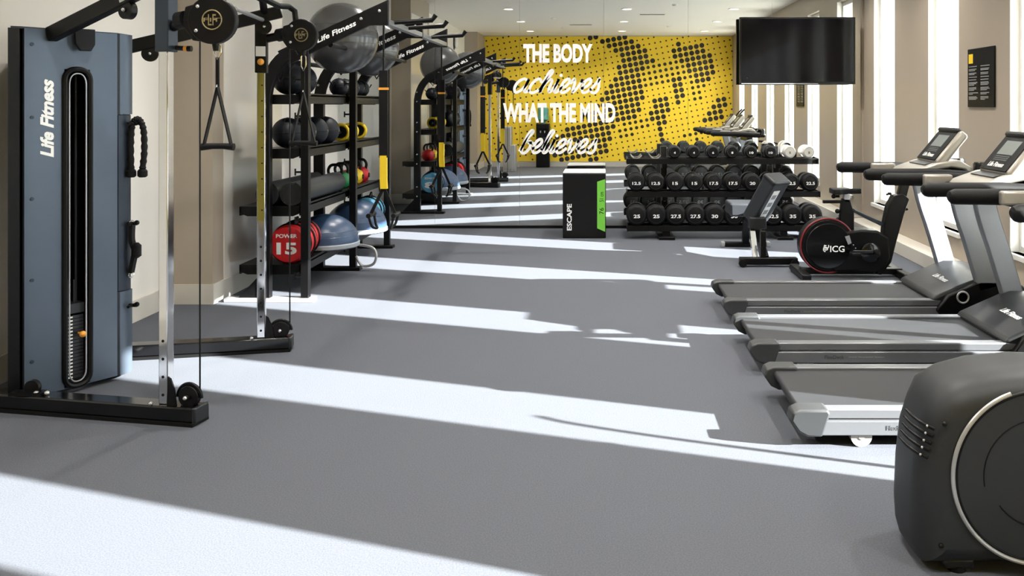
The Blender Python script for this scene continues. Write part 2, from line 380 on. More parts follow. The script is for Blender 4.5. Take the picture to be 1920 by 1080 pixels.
# ================================================================== CABLE MACHINE
cm = thing('cable_machine', 'tall steel-blue dual cable tower with chrome columns and black floor arms at the left', 'cable machine', (-2.8, 4.85, 0))
ZTW = 1.89
A_, B_, C_, D_ = Vector((-2.90, 4.40, 0)), Vector((-2.65, 4.79, 0)), Vector((-2.65, 4.905, 0)), Vector((-2.90, 5.295, 0))
def face_mx(a, b):
    e = (b-a).normalized(); n = e.cross(Vector((0, 0, 1)))
    return Matrix(((e.x, n.x, 0, a.x), (e.y, n.y, 0, a.y), (0, 0, 1, 0), (0, 0, 0, 1))), (b-a).length
def tower_side(a, b, name, near):
    X, L = face_mx(a, b)
    s0, s1, z0, z1 = (.190, .318, .035, 1.69) if near else (L-.318, L-.190, .035, 1.69)
    mb = MB().span((0, -.02, .03), (s0, 0, ZTW), X).span((s1, -.02, .03), (L, 0, ZTW), X)
    mb.span((s0, -.02, z1), (s1, 0, ZTW), X).span((s0, -.02, .03), (s1, 0, z0), X)
    o = obj(name, mb, 'steel_blue', cm)
    mb = MB()                                           # rounded frame round the slot
    r = .055; pts = []
    for cx, cz, a0 in ((s1-r, z1-r, 0), (s0+r, z1-r, 90), (s0+r, z0+r, 180), (s1-r, z0+r, 270)):
        for k in range(6):
            t = math.radians(a0+k*18); pts.append((cx+r*math.cos(t), .004, cz+r*math.sin(t)))
    mb.tube(pts, .014, 8, True, X)
    obj('slot_frame', mb, 'black', cm)
    ins = [(s0+.022+(p[0]-s0)*(1-.044/(s1-s0)), .006, z0+.022+(p[2]-z0)*(1-.044/(z1-z0))) for p in pts]
    obj('slot_trim', MB().tube(ins, .004, 6, True, X), 'silver', cm)
    obj('shroud', MB().span((s0-.01, -.16, z0-.01), (s1+.01, -.15, z1+.01), X), 'black', cm)
    sc = (s0+s1)/2
    first = None
    for k in range(18):
        p = obj('weight_plate', MB().box((sc, -.07, .075+k*.0185), (.088, .09, .0155), X), 'dark_grey', cm, smooth=False)
        obj('weight_mark', MB().box((sc-.022, -.0245, .075+k*.0185), (.022, .0015, .008), X), 'white', p, smooth=False)
    obj('guide_rod', MB().cyl((sc-.026, -.07, .40), (sc-.026, -.07, 1.68), .007, X=X).cyl((sc+.026, -.07, .40), (sc+.026, -.07, 1.68), .007, X=X), 'dark_grey', cm)
    obj('stack_head', MB().box((sc, -.06, .435), (.09, .08, .05), X).box((sc-.02, -.06, .52), (.008, .008, .12), X).box((sc+.012, -.06, .52), (.008, .008, .12), X), 'dark_grey', cm)
    obj('selector_pin', MB().cyl((sc+.02, -.03, .30), (sc+.02, .012, .30), .006, X=X).sphere((sc+.02, .016, .30), .017, 14, 8, X=X), 'orange', cm)
    for z in (.21, .62, 1.03, 1.44, 1.81):
        s = .035 if near else L-.035
        obj('screw', MB().cyl((s, -.002, z), (s, .004, z), .009, n=10, X=X), 'steel_blue_dark', cm)
    return X, L
Xn, Ln = tower_side(A_, B_, 'near_panel', True)
Xf, Lf = tower_side(C_, D_, 'far_panel', False)
mb = text_mb('Life Fitness', Xn @ Vector((.105, .002, 1.435)), (0, 0, 1), -(Xn.to_3x3() @ Vector((1, 0, 0))), h=.066, wdt=.40, depth=.0015, bold=.04, shear=.3)
obj('brand_lettering', mb, 'white', cm, smooth=False)
mb = text_mb('Life Fitness', Xf @ Vector((Lf-.105, .002, 1.435)), (0, 0, 1), -(Xf.to_3x3() @ Vector((1, 0, 0))), h=.066, wdt=.40, depth=.0015, bold=.04, shear=.3)
obj('brand_lettering', mb, 'white', cm, smooth=False)
def nose(z0, z1, inset):
    pts = [(-2.648-inset, 4.795), (-2.640-inset, 4.797), (-2.625-inset, 4.815), (-2.615-inset, 4.848), (-2.620-inset, 4.885), (-2.640-inset, 4.900), (-2.66-inset, 4.902), (-2.75, 4.902), (-2.75, 4.795)]
    return MB().prism(pts, 'z', z0, z1)
obj('nose_panel', nose(1.452, ZTW, 0), 'steel_blue', cm)
obj('accessory_panel', nose(.488, 1.448, .008), 'steel_blue_dark', cm)
obj('nose_panel', nose(.03, .484, 0), 'steel_blue', cm)
core = [(-2.945, 4.345), (-2.912, 4.382), (-2.94, 4.43), (-2.80, 4.80), (-2.80, 4.90), (-2.94, 5.26), (-2.912, 5.313), (-2.945, 5.35), (-3.10, 5.0), (-3.10, 4.70)]
obj('back_cover', MB().prism(core, 'z', .02, ZTW-.004), 'black', cm)
top = [(-2.91, 4.39), (-2.655, 4.793), (-2.655, 4.903), (-2.91, 5.305), (-2.945, 5.33), (-3.09, 5.0), (-3.09, 4.70), (-2.945, 4.365)]
obj('top_cap', MB().prism(top, 'z', ZTW-.004, ZTW+.006), 'steel_blue_dark', cm)
for z in (1.40, .85, .40):
    obj('hook', MB().cyl((-2.645, 4.848, z), (-2.575, 4.848, z), .010, n=10).cyl((-2.60, 4.805, z), (-2.60, 4.891, z), .008, n=8).sphere((-2.575, 4.848, z+.005), .014, 10, 6), 'black', cm)
def bar(p0, p1, wd, ht):
    p0, p1 = Vector(p0), Vector(p1); d = p1-p0; L = d.length; x = d.normalized()
    y = Vector((0, 0, 1)).cross(x).normalized(); z = x.cross(y)
    X = Matrix(((x.x, y.x, z.x, p0.x), (x.y, y.y, z.y, p0.y), (x.z, y.z, z.z, p0.z), (0, 0, 0, 1)))
    return MB().box((L/2, 0, 0), (L, wd, ht), X), X, L
NC, FC = Vector((-2.085, 4.19, 0)), Vector((-2.095, 5.38, 0))
for col, st, en, near in ((NC, (-3.02, 4.372), (-1.905, 4.155), True), (FC, (-2.84, 5.22), (-1.925, 5.415), False)):
    mb, X, L = bar((*st, .05), (*en, .05), .10, .07)
    b_ = obj('floor_arm', mb, 'black_gloss', cm, bevel=.008)
    mb, X, L = bar((*st, .008), (*en, .008), .12, .016); obj('foot_strip', mb, 'rubber', b_)
    mb, X, L = bar((*st, .05), (*en, .05), .10, .07)
    obj('end_cap', MB().box((L-.002, 0, 0), (.02, .105, .074), X), 'dark_grey', b_, bevel=.006)
    ang = math.atan2(en[1]-st[1], en[0]-st[0])
    R = Matrix.Translation(col) @ Matrix.Rotation(ang, 4, 'Z')
    obj('column', MB().span((-.024, -.024, .085), (.024, .024, 1.79), R), 'chrome', cm, bevel=.004)
    if near:
        obj('sleeve', MB().span((-.036, -.036, 1.755), (.036, .036, 2.12), R), 'steel_blue_dark', cm, bevel=.004)
    else:
        obj('sleeve', MB().span((-.034, -.034, 1.70), (.034, .034, 2.06), R), 'black', cm, bevel=.004)
        obj('ruler_strip', MB().span((-.02, -.0262, .80), (.02, -.024, 1.70), R), 'ruler', cm)
        for k in range(9): obj('ruler_mark', MB().span((.002, -.0272, .86+k*.095), (.012, -.0262, .868+k*.095), R), 'black', cm, smooth=False)
        obj('white_label', MB().span((-.028, -.0365, 1.80), (.028, -.034, 1.86), R), 'white', cm)
        obj('adjust_knob', MB().cyl((.004, -.034, 1.765), (.004, -.052, 1.765), .012, X=R).sphere((.004, -.056, 1.765), .020, 14, 8, (1, .6, 1), X=R), 'orange', cm)
    for k in range(7 if not near else 4):
        z = .13+k*.085
        obj('column_hole', MB().cyl((0, -.0235, z), (0, -.0252, z), .007, n=10, X=R), 'black', cm, smooth=False)
    # wheel on the arm and cable
    wx = .125 if near else .11
    obj('floor_pulley', MB().cyl((wx, -.016, .125), (wx, .016, .125), .052, n=24, X=R).cyl((wx, -.03, .125), (wx, .03, .125), .014, n=12, X=R), 'black', cm, bevel=.004)
    obj('pulley_guard', MB().ring((wx, 0, .12), .064, .008, 'y', 20, 6, X=R, a0=0, a1=PI), 'black', cm)
    obj('bracket', MB().prism([(.024, .08), (.075, .08), (.065, .16), (.045, .21), (.030, .22)], 'y', -.03, -.022, X=R), 'black', cm)
    obj('bolt', MB().sphere((wx, -.034, .125), .011, 10, 6, X=R), 'bolt', cm)
    obj('bolt', MB().sphere((-.05, -.045, .092), .011, 10, 6, X=R), 'bolt', cm)
    obj('cable', MB().cyl((wx+.054, 0, .12), (wx+.054, 0, 1.90), .0042, n=6, X=R), 'black', cm)
    # swivel pulley with emblem
    pc = P(400, 38, 4.10) if near else P(566, 66, 5.36); pr = .112 if near else .098
    y0 = pc.y
    obj('swivel_housing', MB().cyl((pc.x, y0-.022, pc.z), (pc.x, y0+.022, pc.z), pr, n=32).prism([(pc.x-.02, pc.z+pr*.8), (pc.x-pr*1.1, pc.z+pr*.55), (pc.x-pr*1.25, pc.z-.02), (pc.x-pr*.8, pc.z-pr*.85), (pc.x, pc.z-pr*.95)], 'y', y0-.02, y0+.02), 'black', cm, bevel=.006)
    em = obj('emblem', MB().ring((pc.x+.004, y0-.024, pc.z), pr*.40, .003, 'y', 32, 6), 'gold', cm)
    obj('emblem_letters', text_mb('LF', (pc.x+.004, y0-.024, pc.z), (1, 0, 0), (0, 0, 1), h=pr*.46, wdt=pr*.32, depth=.001), 'gold', em, smooth=False)
    obj('emblem_letters', text_mb('FIT', (pc.x+.004, y0-.024, pc.z), (1, 0, 0), (0, 0, 1), h=pr*.16, wdt=pr*.7, depth=.0012), 'gold', em, smooth=False)
    for dx, dz in ((-.55, .55), (-.62, -.45)):
        obj('bolt', MB().sphere((pc.x+dx*pr, y0-.024, pc.z+dz*pr), .010, 10, 6), 'bolt', cm)
    obj('swivel_arm', MB().cyl((col.x+.03, col.y, pc.z-.02), (pc.x-pr*.9, y0, pc.z+.005), .026, n=14).cyl((pc.x-pr*1.5, y0+.01, pc.z), (pc.x-pr*1.15, y0, pc.z+.005), .040, n=16), 'black', cm)
    obj('swivel_throat', MB().cyl((pc.x+.01, y0, pc.z-pr*.85), (pc.x+.012, y0, pc.z-pr*1.28), .018, .012, n=12), 'black', cm)
    # top arm
    if near: p0, p1 = (-2.83, 4.50, 1.862), (-2.05, 4.19, 2.13)
    else: p0, p1 = (-2.74, 5.06, 1.835), (-1.98, 5.39, 2.075)
    mb, X, L = bar(p0, p1, .05, .075)
    ta = obj('top_arm', mb, 'black', cm, bevel=.006)
    mb, X, L = bar(p0, p1, .05, .075)
    for s in ((.10,) if not near else ())+(L*.62 if near else L*.86,):
        obj('idler_pulley', MB().cyl((s, -.018, -.065), (s, .018, -.065), .045, n=22, X=X).cyl((s, -.024, -.065), (s, .024, -.065), .012, n=12, X=X), 'black', ta)
        obj('bolt', MB().sphere((s, -.026, -.065), .010, 10, 6, X=X), 'bolt', ta)
    if near: obj('arm_label', MB().box((L*.72, -.0262, -.01), (.20, .002, .03), X), 'silver', ta)
# bracket on top of the near panel
p = P(158, 76, 4.60)
obj('top_bracket', MB().prism([(-.05, .06), (.05, .06), (.05, -.02), (.03, -.055), (-.02, -.055), (-.045, -.02)], 'y', -.012, .012, X=Matrix.Translation((p.x, p.y, p.z)) @ Matrix.Rotation(math.radians(50), 4, 'Z')), 'black', cm, bevel=.004)
# bar joining the two column heads and its bent handle
obj('cross_bar', MB().tube([(-2.06, 4.20, 2.12), (-2.02, 4.7, 2.17), (-2.02, 5.2, 2.13), (-2.07, 5.36, 2.06)], .022, 12), 'black', cm)
obj('pull_up_handle', MB().tube([(-2.02, 4.75, 2.165), (-1.96, 5.30, 2.10), (-1.93, 5.38, 2.105), (-1.90, 5.40, 2.08), (-1.893, 5.40, 2.02)], .018, 10), 'black', cm)
obj('stay_rod', MB().cyl((-1.98, 4.72, 2.02), (-2.07, 5.33, 2.02), .012, n=10), 'silver', cm)
obj('side_knob', MB().cyl((-2.04, 4.19, 1.775), (-2.00, 4.19, 1.772), .012, n=12).cyl((-1.985, 4.19, 1.771), (-1.965, 4.19, 1.771), .014, n=12), 'black', cm)
obj('side_knob_ring', MB().cyl((-2.0, 4.19, 1.772), (-1.985, 4.19, 1.771), .0145, n=12), 'orange', cm)
for q in ((75, 718), (95, 740)):
    p = P(q[0], q[1], 4.33); obj('bolt', MB().sphere((p.x, 4.30, .095), .013, 10, 6), 'bolt', cm)
obj('tower_foot_pulley', MB().cyl((-2.80, 4.30, .12), (-2.80, 4.325, .12), .036, n=20).span((-2.90, 4.28, .085), (-2.74, 4.34, .10)), 'black', cm)
# ------------------------------------------------------------------ hanging handles
def strap_handle(name, label, px, Y, y_top, y_car, y_apex, y_grip, half, zrot=0):
    top = P(px, y_top, Y); ap = P(px, y_apex, Y); gr = P(px, y_grip, Y); ca = P(px, y_car, Y)
    t = thing(name, label, 'cable handle', (gr.x, Y, gr.z), 'strap handles of the cable machine')
    w_ = half/F*Y
    obj('carabiner', MB().tube([(top.x, Y, top.z), (top.x-.014, Y, top.z-.03), (top.x-.014, Y, ca.z+.03), (top.x, Y, ca.z), (top.x+.014, Y, ca.z+.03), (top.x+.014, Y, top.z-.03)], .0045, 8, True), 'chrome', t)
    obj('swivel_strap', MB().strap([(ca.x, Y, ca.z+.012), (ca.x, Y, ap.z)], .016, .008, (1, 0, 0)), 'black', t)
    obj('ring', MB().ring((ap.x, Y, ap.z), .012, .003, 'x', 16, 6), 'chrome', t)
    for s in (-1, 1):
        obj('strap', MB().strap([(ap.x, Y, ap.z), (ap.x+s*w_*.55, Y, (ap.z*.45+gr.z*.55)), (ap.x+s*w_, Y, gr.z)], .006, .028, (1, 0, .3)), 'black', t)
    obj('grip', MB().tube([(gr.x-w_-.012, Y, gr.z-.004), (gr.x-w_*.4, Y, gr.z), (gr.x+w_*.4, Y, gr.z), (gr.x+w_+.012, Y, gr.z-.004)], [.017, .014, .014, .017], 12), 'rubber', t)
    return t
strap_handle('strap_handle', 'black strap handle hanging in a triangle from the nearer cable pulley', 408, 4.10, 74, 112, 163, 274, 26)
strap_handle('strap_handle', 'black strap handle hanging from the farther pulley, behind the rack post', 569, 5.36, 98, 133, 172, 268, 22)
# rope and strap on the tower's hooks
t = thing('triceps_rope', 'black braided rope loop hanging on the upper tower hook', 'rope', (-2.60, 4.848, 1.12), 'attachments on the tower hooks')
pts = [(-2.605, 4.845, 1.15), (-2.607, 4.845, 1.28), (-2.60, 4.846, 1.39), (-2.578, 4.847, 1.425), (-2.555, 4.848, 1.415), (-2.538, 4.849, 1.36), (-2.535, 4.85, 1.25), (-2.545, 4.85, 1.15)]
pts = catmull(pts, 8)
obj('rope', MB().tube(pts, [.016+.0025*math.sin(i*2.2) for i in range(len(pts))], 12), 'rubber', t)
obj('rope_stopper', MB().lathe([(.017, 0), (.026, .008), (.026, .035), (.018, .045)], 14, Matrix.Translation((-2.605, 4.845, 1.105))), 'rubber', t)
obj('rope_stopper', MB().lathe([(.017, 0), (.026, .008), (.026, .035), (.018, .045)], 14, Matrix.Translation((-2.545, 4.85, 1.105))), 'rubber', t)
t = thing('ankle_strap', 'black padded cuff with metal rings hanging on the lower tower hook', 'strap', (-2.60, 4.848, .62), 'attachments on the tower hooks')
obj('band', MB().strap(catmull([(-2.600, 4.846, .845), (-2.602, 4.846, .76), (-2.585, 4.846, .70), (-2.598, 4.846, .62), (-2.606, 4.846, .58)], 5), .035, .020, (0, 1, 0)), 'rubber', t)
obj('cuff', MB().lathe([(.010, 0), (.026, .012), (.026, .07), (.012, .085)], 14, Matrix.Translation((-2.578, 4.848, .66))), 'rubber', t)
obj('ring', MB().ring((-2.606, 4.846, .568), .014, .004, 'y', 16, 6), 'chrome', t)
obj('ring', MB().ring((-2.60, 4.846, .853), .013, .004, 'y', 16, 6), 'chrome', t)

# ================================================================== STORAGE RIG
FY = [6.75, 8.03, 9.28]
rig = thing('storage_rig', 'black steel suspension rig with shelves, raked overhead arms and curved uprights', 'training rig', (-2.45, 8.0, 0))
SZ = [.27, .72, 1.165, 1.585]
for i, Y in enumerate(FY):
    arch = [(-2.60, 0.0)]+[(-2.60, 1.0), (-2.60, 1.52)]+[(-2.60+.28*(1-math.cos(math.radians(a)))*1.0, 1.52+.40*math.sin(math.radians(a))) for a in range(10, 66, 9)]+[(-2.36, 1.925)]
    p_ = obj('curved_upright', MB().prism(band2(arch, .09), 'y', Y-.03, Y+.03), 'black', rig, bevel=.004)
    fp = obj('front_upright', MB().span((-2.32, Y-.03, 0), (-2.26, Y+.03, 1.96)), 'black', rig, bevel=.004)
    arm = [(-2.50, 1.915), (-2.30, 2.015), (-1.655, 2.31), (-1.655, 2.115), (-1.80, 2.115), (-2.28, 1.885), (-2.42, 1.81)]
    a_ = obj('overhead_arm', MB().prism(arm, 'y', Y-.02, Y+.02), 'black', rig, bevel=.003)
    d = Vector((.64, 0, .295)).normalized(); u = Vector((-d.z, 0, d.x))
    obj('brand_lettering', text_mb('Life Fitness', (-2.05, Y-.0215, 2.065), d, u, h=.040, wdt=.33, depth=.0012, bold=.02, shear=.25), 'white', a_, smooth=False)
    obj('brand_lettering', text_mb('Life Fitness', (-2.05, Y+.0215, 2.065), -d, u, h=.040, wdt=.33, depth=.0012, bold=.02, shear=.25), 'white', a_, smooth=False)
    for bx, bz in ((-1.72, 2.225), (-1.86, 2.165), (-2.30, 1.955), (-2.40, 1.90)):
        for yy in (Y-.022, Y+.022): obj('bolt', MB().sphere((bx, yy, bz), .013, 10, 6, (1, .5, 1)), 'bolt', a_)
    for z in SZ:
        for dz in (-.03, .10):
            for yy in (Y-.031, Y+.031): obj('bolt', MB().sphere((-2.60, yy, z+dz), .011, 10, 6, (1, .5, 1)), 'bolt', p_)
    obj('foot_plate', MB().span((-2.90, Y-.05, 0), (-2.22, Y+.05, .03)), 'silver' if i == 0 else 'black', rig, bevel=.004)
    obj('foot_gusset', MB().prism([(-2.80, .03), (-2.64, .03), (-2.64, .20)], 'y', Y-.02, Y+.02), 'black', rig)
    for z in (.19, .62, .99, 1.42, 1.70):
        pg = MB().cyl((-2.32, Y, z), (-2.37, Y, z), .008, n=8).cyl((-2.37, Y, z-.026), (-2.37, Y, z+.026), .007, n=8)
        obj('storage_peg', pg, 'black', fp)
    for x_, z_ in ((-2.47, 1.70), (-2.39, 1.80)):
        obj('v_hook', MB().tube([(x_-.03, Y-.01, z_+.02), (x_, Y-.04, z_-.02), (x_+.03, Y-.06, z_+.02)], .006, 8), 'black', p_)
for k in range(2):
    y0, y1 = FY[k]+.05, FY[k+1]-.05
    for j, z in enumerate(SZ):
        x0, x1 = (-2.82 if j < 2 else -2.66, -2.345)
        s = MB().span((x0, y0, z-.012), (x1, y1, z)).span((x0, y0, z-.07), (x0+.012, y1, z-.012)).span((x1-.012, y0, z-.07), (x1, y1, z+.012))
        s.prism([(x0, z-.012), (x1, z-.012), (x1, z-.05), (x1-.06, z-.075), (x0+.06, z-.075), (x0, z-.05)], 'y', y0, y0+.012)
        s.prism([(x0, z-.012), (x1, z-.012), (x1, z-.05), (x1-.06, z-.075), (x0+.06, z-.075), (x0, z-.05)], 'y', y1-.012, y1)
        so = obj('shelf', s, 'black', rig, smooth=False)
        obj('shelf_bracket', MB().span((-2.625, y0-.025, z-.06), (-2.575, y0, z-.02)).span((-2.625, y1, z-.06), (-2.575, y1+.025, z-.02)), 'black', so, smooth=False)
for x_, z_ in ((-2.52, 1.80), (-2.12, 1.965)):
    pass
obj('ball_rail', MB().cyl((-2.47, FY[0], 1.845), (-2.47, FY[2], 1.845), .018, n=12), 'black', rig)
obj('ball_rail', MB().cyl((-2.10, FY[0], 1.965), (-2.10, FY[2], 1.965), .018, n=12), 'black', rig)
obj('tip_beam', MB().span((-1.715, FY[0]+.02, 2.125), (-1.655, FY[1]-.02, 2.165)).span((-1.715, FY[1]+.02, 2.125), (-1.655, FY[2]-.02, 2.165)), 'silver', rig, bevel=.004)
for Y, L in ((6.95, .30), (7.45, .30), (8.45, .30)):
    obj('pull_up_handle', MB().tube([(-1.66, Y, 2.155), (-1.66+L, Y, 2.175), (-1.66+L+.03, Y, 2.215)], [.016, .02, .02], 12), 'black', rig)
cr = obj('landmine_loop', MB().tube(catmull([(-2.26, FY[1]-.02, .13), (-2.20, FY[1]-.03, .045), (-2.10, FY[1]-.04, .06), (-2.07, FY[1]-.04, .14), (-2.11, FY[1]-.03, .21), (-2.24, FY[1]-.02, .235)], 6), .012, 10), 'silver', rig)
# suspension trainers
def trainer(Y, label, s=1):
    x = -1.70; t = thing('suspension_trainer', label, 'suspension trainer', (x, Y, .62), 'suspension trainers under the rig')
    yy = Y
    obj('anchor_cord', MB().cyl((x, yy, 2.126), (x, yy, 1.76), .008, n=8), 'black', t)
    obj('main_strap', MB().strap([(x, yy, 1.77), (x, yy, 1.10)], .066, .026, (1, 0, 0)), 'rubber', t)
    obj('orange_stitching', MB().box((x, yy, 1.63), (.072, .031, .018)), 'orange', t)
    obj('yellow_sleeve', MB().strap([(x, yy, 1.115), (x, yy, .93), (x+.004, yy, .86)], .052, .036, (1, 0, 0)), 'yellow', t)
    for s_ in (-1, 1):
        obj('handle_strap', MB().strap([(x, yy, .87), (x+s_*.05, yy-.01, .76), (x+s_*.095, yy-.02, .665)], .012, .024, (0, 1, 0)), 'rubber', t)
        obj('grip', MB().cyl((x+s_*.095, yy-.09, .66), (x+s_*.095, yy+.09, .66), .018, n=12), 'rubber', t)
        obj('foot_cradle', MB().tube(catmull([(x+s_*.095, yy-.08, .66), (x+s_*.075, yy-.06, .58), (x+s_*.05, yy, .555), (x+s_*.075, yy+.06, .58), (x+s_*.095, yy+.08, .66)], 5), .010, 8), 'rubber', t)
trainer(6.78, 'black and yellow suspension strap hanging from the nearest overhead arm')
trainer(9.20, 'black and yellow suspension strap hanging from the farthest overhead arm')
# ------------------------------------------------------------------ things on the rig
def ball(name, label, cat, c, r, m, group=None, sc=(1, 1, 1)):
    return tag(obj(name, MB().sphere(c, r, 40, 24, sc), m, None, loc=c), label, cat, group)
def big_ball(label, c, r):
    o = ball('stability_ball', label, 'exercise ball', c, r, 'ball_silver', 'silver exercise balls on the rig')
    mb = MB()
    for a in (-.35, -.17, 0, .17, .35):
        mb.ring((c[0], c[1], c[2]+r*math.sin(a)), r*math.cos(a)-.0005, .0022, 'z', 48, 5)
    obj('moulded_ribs', mb, 'ball_silver', o)
big_ball('large shiny silver exercise ball on top of the rig, nearer the camera', (-2.20, 7.39, 2.065), .297)
big_ball('silver exercise ball on top of the rig, nearer the mirror', (-2.36, 8.85, 2.085), .29)
def slam(label, x, y, z, r, grp):
    o = ball('medicine_ball', label, 'ball', (x, y, z+r), r, 'ball_navy', grp)
    obj('seam', MB().ring((x, y, z+r), r, .0035, 'x', 32, 6).ring((x, y, z+r), r, .0035, 'z', 32, 6), 'rubber', o)
    obj('valve', MB().cyl((x+r*.97, y, z+r), (x+r*1.012, y, z+r), .010, n=10), 'silver', o)
slam('big dark navy ball on the top shelf, nearest the camera', -2.50, 6.98, SZ[3], .128, 'balls on the top shelf')
slam('big dark navy ball on the top shelf, behind the nearest one', -2.50, 7.26, SZ[3], .125, 'balls on the top shelf')
for k, nm in enumerate(('first', 'second', 'third', 'fourth', 'fifth')):
    slam('small black ball on the far top shelf, %s from the camera' % nm, -2.47, 8.19+k*.185, SZ[3], .085, 'balls on the top shelf')
for k, nm in enumerate(('nearest the camera', 'second from the camera', 'third from the camera', 'fourth from the camera')):
    slam('black medicine ball on the second shelf down, %s' % nm, -2.50+.02*k, 6.95+k*.25, SZ[2], .120, 'medicine balls on the second shelf')
for k, nm in enumerate(('nearest', 'middle', 'farthest')):
    x, y, z = -2.47, 8.25+k*.30, SZ[2]
    t = thing('speed_wheel', 'yellow rimmed roller wheel on the far second shelf, the %s of three' % nm, 'exercise wheel', (x, y, z), 'yellow wheels on the rig shelf')
    obj('tyre', MB().ring((x, y, z+.085), .07, .016, 'y', 30, 10), 'yellow', t)
    obj('hub', MB().cyl((x, y-.018, z+.085), (x, y+.018, z+.085), .055, n=22), 'black', t)
    obj('handle', MB().cyl((x, y-.11, z+.085), (x, y+.11, z+.085), .015, n=12), 'rubber', t)
for k, (x, nm) in enumerate(((-2.43, 'front roll'), (-2.62, 'back roll'))):
    r = .092; mb = MB()
    pts = []
    for i in range(70):
        a = i/69*2*PI*3.2; rr = .03+(r-.03)*i/69
        pts.append((x+rr*math.cos(a), SZ[1]+r+rr*math.sin(a)))
    t = tag(obj('rolled_mat', MB().cyl((x, 6.83, SZ[1]+r), (x, 7.93, SZ[1]+r), r-.004, n=28).prism(band2(pts[40:], .012), 'y', 6.825, 7.935), 'charcoal', loc=(x, 7.4, SZ[1])), 'rolled dark grey exercise mat lying on the third shelf, %s' % nm, 'exercise mat', 'rolled mats')
for k, (y, m_, nm) in enumerate(((8.17, 'green', 'green kettlebell nearest the camera'), (8.37, 'green', 'green kettlebell beside the red one'), (8.58, 'red', 'red kettlebell between green and yellow'), (8.80, 'yellow', 'yellow kettlebell'), (9.02, 'red', 'red kettlebell nearest the mirror'))):
    x, z = -2.50, SZ[1]
    t = thing('kettlebell', nm+' on the rig shelf', 'kettlebell', (x, y, z), 'kettlebells on the rig')
    obj('bell', MB().lathe([(.05, 0), (.075, .02), (.09, .07), (.082, .115), (.055, .145), (.02, .155)], 24, Matrix.Translation((x, y, z))), m_, t)
    obj('handle', MB().tube(catmull([(x-.05, y, z+.125), (x-.062, y, z+.18), (x-.04, y, z+.222), (x, y, z+.23), (x+.04, y, z+.222), (x+.062, y, z+.18), (x+.05, y, z+.125)], 5), .014, 10), 'black', t)
    obj('face_badge', MB().cyl((x+.085, y, z+.07), (x+.0925, y, z+.07), .025, n=14), 'black', t)
def sandbag(label, x, y0, y1, z, r, m_, num, word, flip=False, yaw=0.):
    t = thing('sandbag', label, 'training bag', (x, (y0+y1)/2, z), 'power bags on the bottom shelf')
    zc = z+r
    obj('bag', MB().lathe([(r*.90, 0), (r, .02), (r, y1-y0-.02), (r*.90, y1-y0)], 30, Matrix.Translation((x, y0, zc)) @ Matrix.Rotation(-PI/2, 4, 'X')), m_, t)
    for y in (y0+(y1-y0)*.3, y0+(y1-y0)*.7):
        obj('webbing', MB().ring((x, y, zc), r+.001, .012, 'y', 36, 6), 'black', t)
    obj('carry_handle', MB().tube(catmull([(x+.02, y0+.1, zc+r-.005), (x+.03, y0+.13, zc+r+.04), (x+.03, y1-.13, zc+r+.04), (x+.02, y1-.1, zc+r-.005)], 5), .012, 8), 'black', t)
    for s, yy in ((1, y0-.002), (-1, y1+.002)):
        obj('number', text_mb(num, (x-.01, yy, zc-.03), (s, 0, 0), (0, 0, 1), h=r*.62, wdt=r*1.05, depth=.0012, bold=.04), 'white', t, smooth=False)
        obj('word', text_mb(word, (x-.01, yy, zc+r*.45), (s, 0, 0), (0, 0, 1), h=r*.2, wdt=r*1.1, depth=.0012, bold=.02), 'white', t, smooth=False)
sandbag('red cylindrical power bag marked 15 on the bottom shelf', -2.455, 6.83, 7.08, SZ[0], .150, 'red', '15', 'POWER')
sandbag('second red power bag behind the one marked 15', -2.50, 7.11, 7.34, SZ[0], .145, 'red', '15', 'POWER')
sandbag('light blue power bag marked 8 at the far end of the bottom shelf', -2.43, 8.93, 9.20, SZ[0], .145, 'aqua', '8', 'POWER')
def bosu(label, x, y, z, r, h):
    t = thing('balance_trainer', label, 'balance trainer', (x, y, z), 'balance trainers')
    obj('platform', MB().lathe([(r*.93, 0), (r, .012), (r, .040), (r*.97, .05)], 44, Matrix.Translation((x, y, z))), 'bosu_grey', t)
    obj('dome', MB().lathe([(r*.975*math.cos(a), .048+h*math.sin(a)) for a in [i/14*PI/2*.985 for i in range(15)]], 44, Matrix.Translation((x, y, z))), 'bosu_blue', t)
    mb = MB()
    for a in (.25, .45): mb.ring((x, y, z+.048+h*math.sin(a)), r*.975*math.cos(a), .0025, 'z', 44, 5)
    obj('dome_rib', mb, 'bosu_blue', t)
    obj('air_plug', MB().cyl((x+r*.6, y-r*.55, z+.10), (x+r*.63, y-r*.58, z+.11), .012, n=10), 'white', t)
bosu('blue half-dome balance trainer beside the red bags on the bottom shelf', -2.43, 7.67, SZ[0]+.001, .29, .235)
bosu('blue half-dome balance trainer between the rear post and the light blue bag', -2.42, 8.58, SZ[0]+.001, .30, .26)
